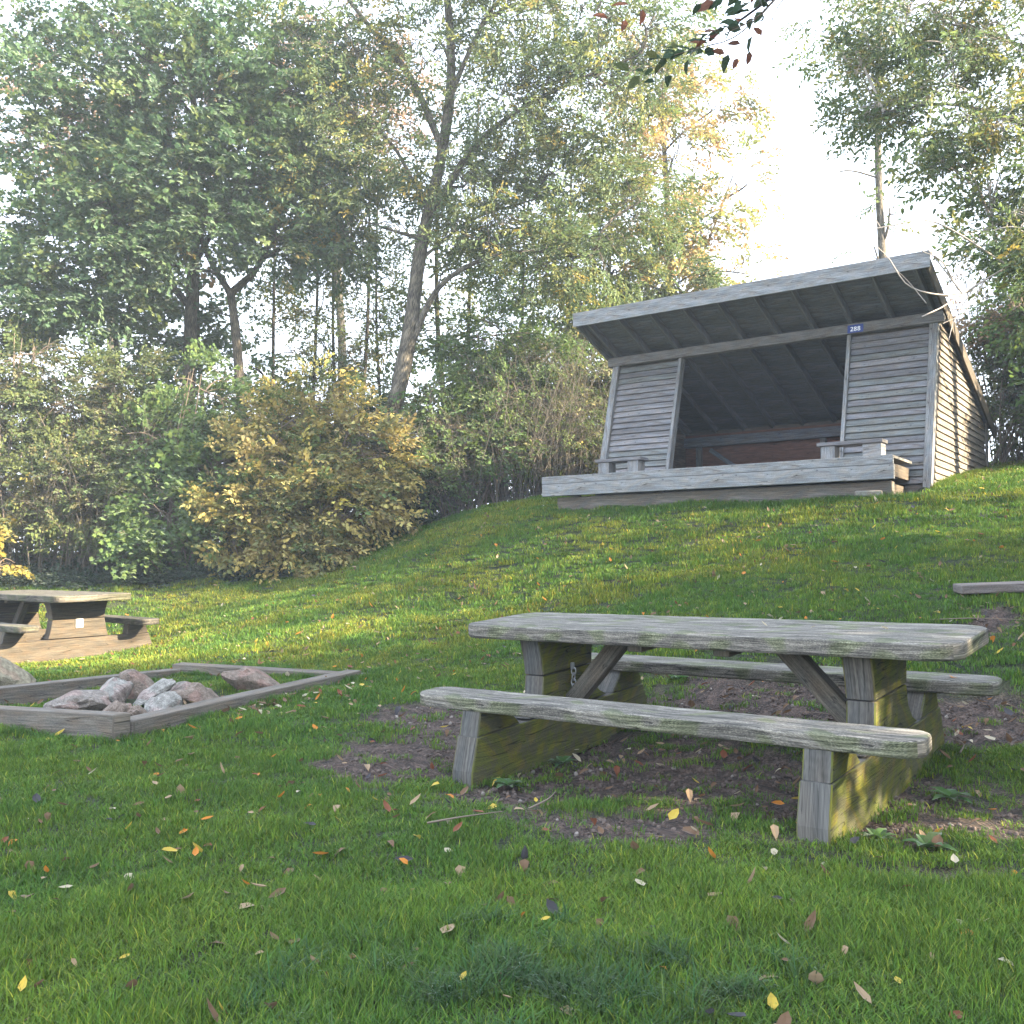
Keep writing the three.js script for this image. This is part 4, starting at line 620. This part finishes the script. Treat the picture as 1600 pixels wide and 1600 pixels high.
// ------------------------------------------------------------------ grass
function tuft(n, r, h, w, lean) {
  const pos = [], col = [], idx = [];
  for (let i = 0; i < n; i++) {
    const a = rr(0, 6.28), d = Math.sqrt(rnd()) * r, x = Math.cos(a) * d, z = Math.sin(a) * d, hh = h * rr(0.45, 1.15), f = rr(0, 6.28), lx = Math.cos(f) * lean * rr(0.15, 1) * hh, lz = Math.sin(f) * lean * rr(0.15, 1) * hh, sx = -Math.sin(f) * w * 0.5, sz = Math.cos(f) * w * 0.5, k = rr(0.6, 1.25), y = rr(-0.12, 0.3), dead = rnd() < 0.05;
    const c = dead ? [2.6, 1.5, 1.6] : [k * (1 + y), k, k * (1 - y)], s = pos.length / 3;
    for (const [t, b] of [[0, 1], [0.4, 0.9], [0.75, 0.6], [1, 0]]) { const q = t * t, px = x + lx * q, pz = z + lz * q, py = hh * (t - 0.3 * lean * q); for (const e of b ? [1, -1] : [0]) { pos.push(px + sx * b * e, py, pz + sz * b * e); col.push(...c); } }
    idx.push(s, s + 1, s + 2, s + 2, s + 1, s + 3, s + 2, s + 3, s + 4, s + 4, s + 3, s + 5, s + 4, s + 5, s + 6);
  }
  const g = new THREE.BufferGeometry(); g.setAttribute('position', new THREE.Float32BufferAttribute(pos, 3)); g.setAttribute('color', new THREE.Float32BufferAttribute(col, 3)); g.setIndex(idx); g.computeVertexNormals(); return g;
}
const inPit = (x, z) => { const a = V(x, 0, z).sub(pitC.near), e1 = pitC.right.clone().sub(pitC.near), e2 = pitC.left.clone().sub(pitC.near); return [a.dot(e1) / e1.lengthSq(), a.dot(e2) / e2.lengthSq()]; };
function lawnAt(x, z) { // 0 where no grass grows, up to 1
  if (z < hedgeZ(x) - 0.1) return 0;
  const [u, w] = toShelter(x, z); if (u > -4.9 && u < 0.05 && w < 0.72 && w > -3.5) return 0;
  const [a, b] = inPit(x, z); if (a > -0.03 && a < 1.03 && b > -0.04 && b < 1.04) { if (a < 0.05 || a > 0.95 || b < 0.06 || b > 0.94) return 0; if (a < 0.62 && b > 0.05 && b < 0.75) return 0.12; }
  const d = dirt(x, z); return d > 0.15 ? 0.05 : d > -0.4 ? Math.max(0.05, 0.32 - 1.7 * d * (d < 0 ? 1 : 1)) : 1;
}
const GB = [[0.07, 0.16, 0.02], [0.115, 0.2, 0.02], [0.19, 0.225, 0.026], [0.045, 0.105, 0.028]];
function tuftColor(x, z) {
  const n = n2(x * 0.55 + 5, z * 0.55) * 0.6 + n2(x * 2.1, z * 2.1 + 9) * 0.4, t = Math.max(0, Math.min(1, 0.5 + 0.7 * n + rr(-0.15, 0.15))), slope = sstep(-7, -10, z);
  const a = GB[0], b = GB[1], y = GB[2], f = Math.min(1, t * 0.9), g = slope * 0.75 * sstep(0.3, 0.85, t + rr(-0.2, 0.2)), v = rr(0.75, 1.22);
  return lin(...[0, 1, 2].map((k) => ((a[k] * (1 - f) + b[k] * f) * (1 - g) + y[k] * g) * v));
}
{
  const lawn = new THREE.Group(); lawn.name = 'lawn_grass'; lawn.userData = { kind: 'stuff', label: 'short green lawn grass covering the hillside', category: 'grass' }; scene.add(lawn);
  const zones = [[1.5, 3.6, 1000, 0.052, 0.058, 34, 0.0031], [3.6, 6, 680, 0.06, 0.05, 32, 0.004], [6, 9.5, 380, 0.075, 0.052, 30, 0.006], [9.5, 17.4, 230, 0.1, 0.058, 32, 0.009]];
  zones.forEach(([n, f, dens, r, h, blades, w], zi) => {
    const list = [], half = (d) => 0.6 * d + 2.2, area = (f - n) * (half(n) + half(f)), N = Math.round(area * dens);
    for (let i = 0; i < N; i++) {
      const d = Math.sqrt(rr(n * n, f * f)), x = rr(-1, 1) * half(d), z = -d, L = lawnAt(x, z); if (rnd() > L) continue;
      const tall = 0.75 + 0.5 * sstep(-0.4, 0.8, n2(x * 1.3 + 40, z * 1.3)), s = rr(0.75, 1.25), sy = s * tall * (0.7 + 0.3 * Math.min(1, L));
      list.push({ p: V(x, height(x, z) - 0.006, z), q: new THREE.Quaternion().setFromAxisAngle(UPV, rr(0, 6.28)), s: V(s, sy, s), c: tuftColor(x, z) });
    }
    instanced(lawn, 'grass_tufts', [0, 1, 2].map(() => tuft(blades, r, h, w, 0.75)), grassMat, list);
  });
  // coarse bluish tussocks in the foreground and longer fringes round timbers
  const co = new THREE.Group(); co.name = 'coarse_grass'; co.userData = { kind: 'stuff', label: 'long coarse bluish grass in the foreground lawn', category: 'grass' }; scene.add(co); const list = [];
  const add = (x, z, s, c) => list.push({ p: V(x, height(x, z) - 0.005, z), q: new THREE.Quaternion().setFromAxisAngle(UPV, rr(0, 6.28)), s: V(s, s * rr(0.8, 1.1), s), c: lin(...c.map((v) => v * rr(0.85, 1.15))) });
  for (let i = 0; i < 330; i++) { const a = rr(0, 6.28), d = Math.pow(rnd(), 0.8), x = 0.05 + Math.cos(a) * d * 0.75, z = -2.7 + Math.sin(a) * d * 0.5; if (n2(x * 3 + 7, z * 3) < rr(-0.5, 0.4)) continue; add(x, z, rr(0.55, 1.05), GB[3]); }
  for (let i = 0; i < 700; i++) { const t = rnd(), e = [[pitC.near, pitC.left], [pitC.near, pitC.right], [pitC.right, pitC.back], [pitC.back, pitC.left]][i % 4], p = e[0].clone().lerp(e[1], t), o = p.clone().sub(V(-2.8, 0, -7.7)).setY(0).normalize().multiplyScalar((i % 3 ? 1 : -1) * rr(0.09, 0.16)); p.add(o); if (n2(p.x * 3, p.z * 3) > -0.1) add(p.x, p.z, rr(0.5, 0.9), GB[0]); }
  for (let i = 0; i < 500; i++) { const u = rr(-5, 0.2), q = V(u, 0, rr(0.85, 1.05)).applyAxisAngle(UPV, SH.a).add(V(SH.x, 0, SH.z)); add(q.x, q.z, rr(0.6, 1.1), GB[0]); }
  for (let i = 0; i < 360; i++) { const q = V(rr(0.05, 0.2), 0, rr(-3.6, 0.1)).applyAxisAngle(UPV, SH.a).add(V(SH.x, 0, SH.z)); add(q.x, q.z, rr(0.5, 1), GB[1]); }
  instanced(co, 'grass_tufts', [0, 1, 2].map(() => tuft(26, 0.05, 0.13, 0.0042, 1.15)), grassMat, list);
}
{ // crumbs of soil and small pebbles on the bare patches
  const list = []; let guard = 0;
  while (list.length < 4200 && guard++ < 80000) { const x = rr(-1.2, 3.6), z = rr(-7.6, -3.4); if (dirt(x, z) < rr(-0.2, 0.25)) continue; const st = rnd() < 0.025, s = st ? rr(0.006, 0.015) : rr(0.003, 0.012), k = st ? [0.22, 0.19, 0.165] : [0.11, 0.082, 0.068], v = rr(0.7, 1.2); list.push({ p: V(x, height(x, z) - 0.016 + s * 0.2, z), q: new THREE.Quaternion().setFromEuler(new THREE.Euler(rr(0, 6), rr(0, 6), rr(0, 6))), s: V(s, s, s), c: lin(k[0] * v, k[1] * v, k[2] * v) }); }
  const o = new THREE.Group(); o.name = 'soil_crumbs'; o.userData = { kind: 'stuff', label: 'crumbs of earth and small pebbles on the bare patches', category: 'soil' }; scene.add(o); instanced(o, 'crumbs', [0, 1, 2].map((q) => { const d = new THREE.IcosahedronGeometry(1, 1), p = d.attributes.position; for (let i = 0; i < p.count; i++) { const f = 1 + 0.3 * n3(p.getX(i) * 1.3 + q * 4, p.getY(i) * 1.3, p.getZ(i) * 1.3); p.setXYZ(i, p.getX(i) * f, p.getY(i) * f * 0.75, p.getZ(i) * f); } d.computeVertexNormals(); return d; }), new THREE.MeshStandardMaterial({ roughness: 0.95 }), list);
}
// broad-leaved weeds by the near table
{
  const g = (() => { const out = { pos: [], col: [] }; for (let i = 0; i < 9; i++) { const a = i * 2.4; leafTris(out, 'oval', V(0, 0.02, 0), V(Math.cos(a), rr(0.25, 0.8), Math.sin(a)).normalize(), V(-Math.cos(a) * 0.4, 1, -Math.sin(a) * 0.4).normalize(), rr(0.07, 0.11), [1, 1, 1].map((v) => v * rr(0.8, 1.15)), 0.5); } const b = new THREE.BufferGeometry(); b.setAttribute('position', new THREE.Float32BufferAttribute(out.pos, 3)); b.setAttribute('color', new THREE.Float32BufferAttribute(out.col, 3)); b.computeVertexNormals(); return b; })();
  const m = leafMat.clone(); m.color = lin(0.07, 0.14, 0.03);
  [[1.66, -3.95], [1.5, -4.06], [0.28, -5.55], [-0.02, -5.05], [0.85, -6.9], [2.05, -4.6], [1.95, -5.0], [1.2, -7.05]].forEach(([x, z]) => { const w = new THREE.Mesh(g, m); const s = rr(0.8, 1.2); w.position.set(x, height(x, z) - 0.015, z); w.rotation.y = rr(0, 6); w.scale.setScalar(s); tagged(w, 'dock_weed', 'small broad leaved green weed growing by the near picnic table', 'weed', 'broad leaved weeds by the near table'); });
}

// ------------------------------------------------------------------ fallen leaves
const LC = { o: ['orange', [0.5, 0.19, 0.03]], y: ['yellow', [0.5, 0.36, 0.06]], t: ['tan', [0.33, 0.23, 0.14]], r: ['reddish brown', [0.2, 0.075, 0.04]], b: ['brown', [0.16, 0.095, 0.055]], d: ['dark grey', [0.06, 0.055, 0.06]], p: ['pale cream', [0.48, 0.41, 0.29]] };
const fallenGeo = ['oval', 'round', 'round', 'oval'].map((k, i) => { const out = { pos: [], col: [] }; leafTris(out, k, V(-0.5, 0, 0), V(1, 0, 0), V(0, 1, 0), 1, [1, 1, 1], [0.6, -0.5, 0.9, -0.9][i]); const g = new THREE.BufferGeometry(); g.setAttribute('position', new THREE.Float32BufferAttribute(out.pos, 3)); g.setAttribute('color', new THREE.Float32BufferAttribute(out.col, 3)); g.computeVertexNormals(); return g; });
const leafMats = Object.fromEntries(Object.entries(LC).map(([k, [, c]]) => { const m = dryMat.clone(); m.color = lin(...c); return [k, m]; }));
function fallen(x, z, k, size, y = null, label = null) {
  const m = new THREE.Mesh(fallenGeo[Math.floor(rnd() * 4)], leafMats[k]); m.position.set(x, y ?? height(x, z) + (dirt(x, z) > 0.1 ? 0.012 : rr(0.014, 0.034)), z); m.rotation.set(rr(-0.5, 0.5), rr(0, 6.28), rr(-0.4, 0.4)); m.scale.setScalar(size * 0.72);
  tagged(m, 'fallen_leaf', label ?? `${LC[k][0]} fallen leaf lying on the lawn`, 'leaf', label ? undefined : `${LC[k][0]} fallen leaves on the lawn`);
}
[[1.78, -4.15, 'o', 0.1], [1.47, -3.11, 't', 0.12], [1.4, -3.08, 'p', 0.08], [1.05, -2.71, 'y', 0.045], [0.14, -2.53, 't', 0.09], [-0.52, -2.78, 'r', 0.08], [-0.75, -3.89, 'o', 0.1], [-0.69, -3.93, 'b', 0.09], [-1.35, -3.9, 'y', 0.1], [-1.35, -4.36, 'o', 0.08], [0.77, -3.82, 'o', 0.07], [0.74, -4.1, 'b', 0.13], [0.01, -2.97, 'r', 0.09], [0.42, -2.78, 'o', 0.05], [0.01, -2.77, 'o', 0.06], [0.92, -3.05, 'b', 0.09], [0.67, -2.57, 'y', 0.06], [0.91, -2.59, 't', 0.08], [-0.88, -3.29, 't', 0.08], [-0.41, -3.82, 'd', 0.09], [-1.05, -4.12, 'd', 0.08], [-1.8, -6.49, 'o', 0.08], [1.4, -2.82, 'p', 0.07], [1.13, -2.53, 'r', 0.08], [0.41, -3.02, 'b', 0.08], [0.66, -2.47, 't', 0.05], [-1.4, -4.21, 'o', 0.06], [-0.85, -3.76, 'b', 0.08], [-1.6, -3.78, 'b', 0.07], [-1.56, -3.43, 'b', 0.08], [-0.48, -2.45, 'r', 0.07], [-0.98, -3.45, 'b', 0.08], [0.69, -3.08, 'b', 0.09], [0.94, -3.32, 'b', 0.07], [0.39, -3.19, 'b', 0.08], [0.13, -3.25, 'd', 0.08], [-0.04, -3.35, 'b', 0.07], [0.96, -2.87, 't', 0.04], [1.19, -2.84, 't', 0.05], [-0.97, -5.54, 't', 0.08], [-1.01, -6.49, 't', 0.08], [-1.2, -6.49, 'b', 0.08], [-2.45, -5.54, 't', 0.09], [-0.25, -3.93, 'p', 0.07], [-0.29, -2.78, 'b', 0.06], [-1.32, -2.69, 'y', 0.06], [0.05, -3.84, 'd', 0.08], [1.03, -3.89, 'p', 0.06], [1.18, -3.76, 'p', 0.06], [3.2, -6.42, 'y', 0.09]].forEach((a) => fallen(...a));
{
  const kinds = 'oyttrbbbbdpbt';
  let made = 0, guard = 0; while (made < 235 && guard++ < 4000) { const d = Math.sqrt(rr(9, 150)), x = rr(-0.56, 0.56) * d, z = -d; if (lawnAt(x, z) < 0.03 || z < hedgeZ(x) + 0.2) continue; if (n2(x * 0.7 + 3, z * 0.7) < rr(-0.6, 0.5)) continue; fallen(x, z, kinds[Math.floor(rnd() * kinds.length)], rr(0.045, 0.1)); made++; }
  const list = []; for (let i = 0; i < 2600; i++) { const d = Math.sqrt(rr(6, 250)), x = rr(-0.62, 0.62) * d, z = -d; if (lawnAt(x, z) < 0.03) continue; const c = LC[kinds[Math.floor(rnd() * kinds.length)]][1], s = rr(0.025, 0.07); list.push({ p: V(x, height(x, z) + rr(0.012, 0.04), z), q: new THREE.Quaternion().setFromEuler(new THREE.Euler(rr(-0.5, 0.5), rr(0, 6.28), rr(-0.5, 0.5))), s: V(s, s, s), c: lin(...c) }); }
  // a litter of leaves by the fire pit beam, under the table and along the bank
  for (const [cx, cz, r, n] of [[-1.75, -7.05, 0.35, 60], [-1.5, -7.6, 0.3, 50], [1.2, -5.6, 0.9, 60], [1.9, -6.4, 0.5, 45], [2.7, -5.6, 0.4, 35], [-2.6, -9.6, 0.5, 40], [0.3, -8.4, 0.6, 30], [3.6, -7.2, 0.5, 50]]) for (let i = 0; i < n; i++) { const a = rr(0, 6.28), d = Math.sqrt(rnd()) * r, x = cx + Math.cos(a) * d, z = cz + Math.sin(a) * d, c = LC['tbbbrdp'[Math.floor(rnd() * 7)]][1], s = rr(0.03, 0.08); list.push({ p: V(x, height(x, z) + rr(0.005, 0.025), z), q: new THREE.Quaternion().setFromEuler(new THREE.Euler(rr(-0.4, 0.4), rr(0, 6.28), rr(-0.4, 0.4))), s: V(s, s, s), c: lin(...c) }); }
  const o = new THREE.Group(); o.name = 'leaf_litter'; o.userData = { kind: 'stuff', label: 'small withered leaves scattered through the grass', category: 'leaves' }; scene.add(o); instanced(o, 'small_leaves', fallenGeo, dryMat, list);
  mainTable.updateMatrixWorld();
  const on = (x, y, z, k, s, label) => { const p = V(x, y, z).applyMatrix4(mainTable.matrixWorld); fallen(p.x, p.z, k, s, p.y + 0.006, label); };
  on(1.12, 0.432, -0.7, 'o', 0.09, 'orange leaf on the far bench seat of the near table'); on(0.38, 0.755, 0.02, 'p', 0.05, 'pale leaf on the near table top, closest to its middle'); on(0.62, 0.755, -0.02, 'p', 0.04, 'small pale leaf between two others on the near table top'); on(0.98, 0.755, 0.0, 'p', 0.05, 'pale leaf on the near table top, closest to its end'); on(-0.72, 0.432, 0.64, 'p', 0.03, 'tiny pale leaf on the near bench seat');
}
// fallen twigs
[[3.35, -6.95, 0.7, -30], [0.15, -4.55, 0.3, 60], [-0.2, -4.3, 0.35, 20], [1.95, -5.9, 0.45, 120], [2.4, -5.3, 0.35, 70]].forEach(([x, z, L, a]) => { const y = height(x, z) + 0.03, g = taperTube([V(-L / 2, 0, 0), V(-L * 0.1, 0.02, 0.03), V(L / 2, 0.015, -0.02)], 0.005, 0.002, 8, 5), m = new THREE.Mesh(g, M.twig); m.position.set(x, y, z); m.rotation.y = R(a); tagged(m, 'fallen_twig', 'thin bare twig lying on the ground near the picnic table', 'twig', 'fallen twigs near the picnic table'); });

scene.fog = new THREE.FogExp2(new THREE.Color().setRGB(0.8, 0.9, 1), 0.0026);
renderer.render(scene, camera);
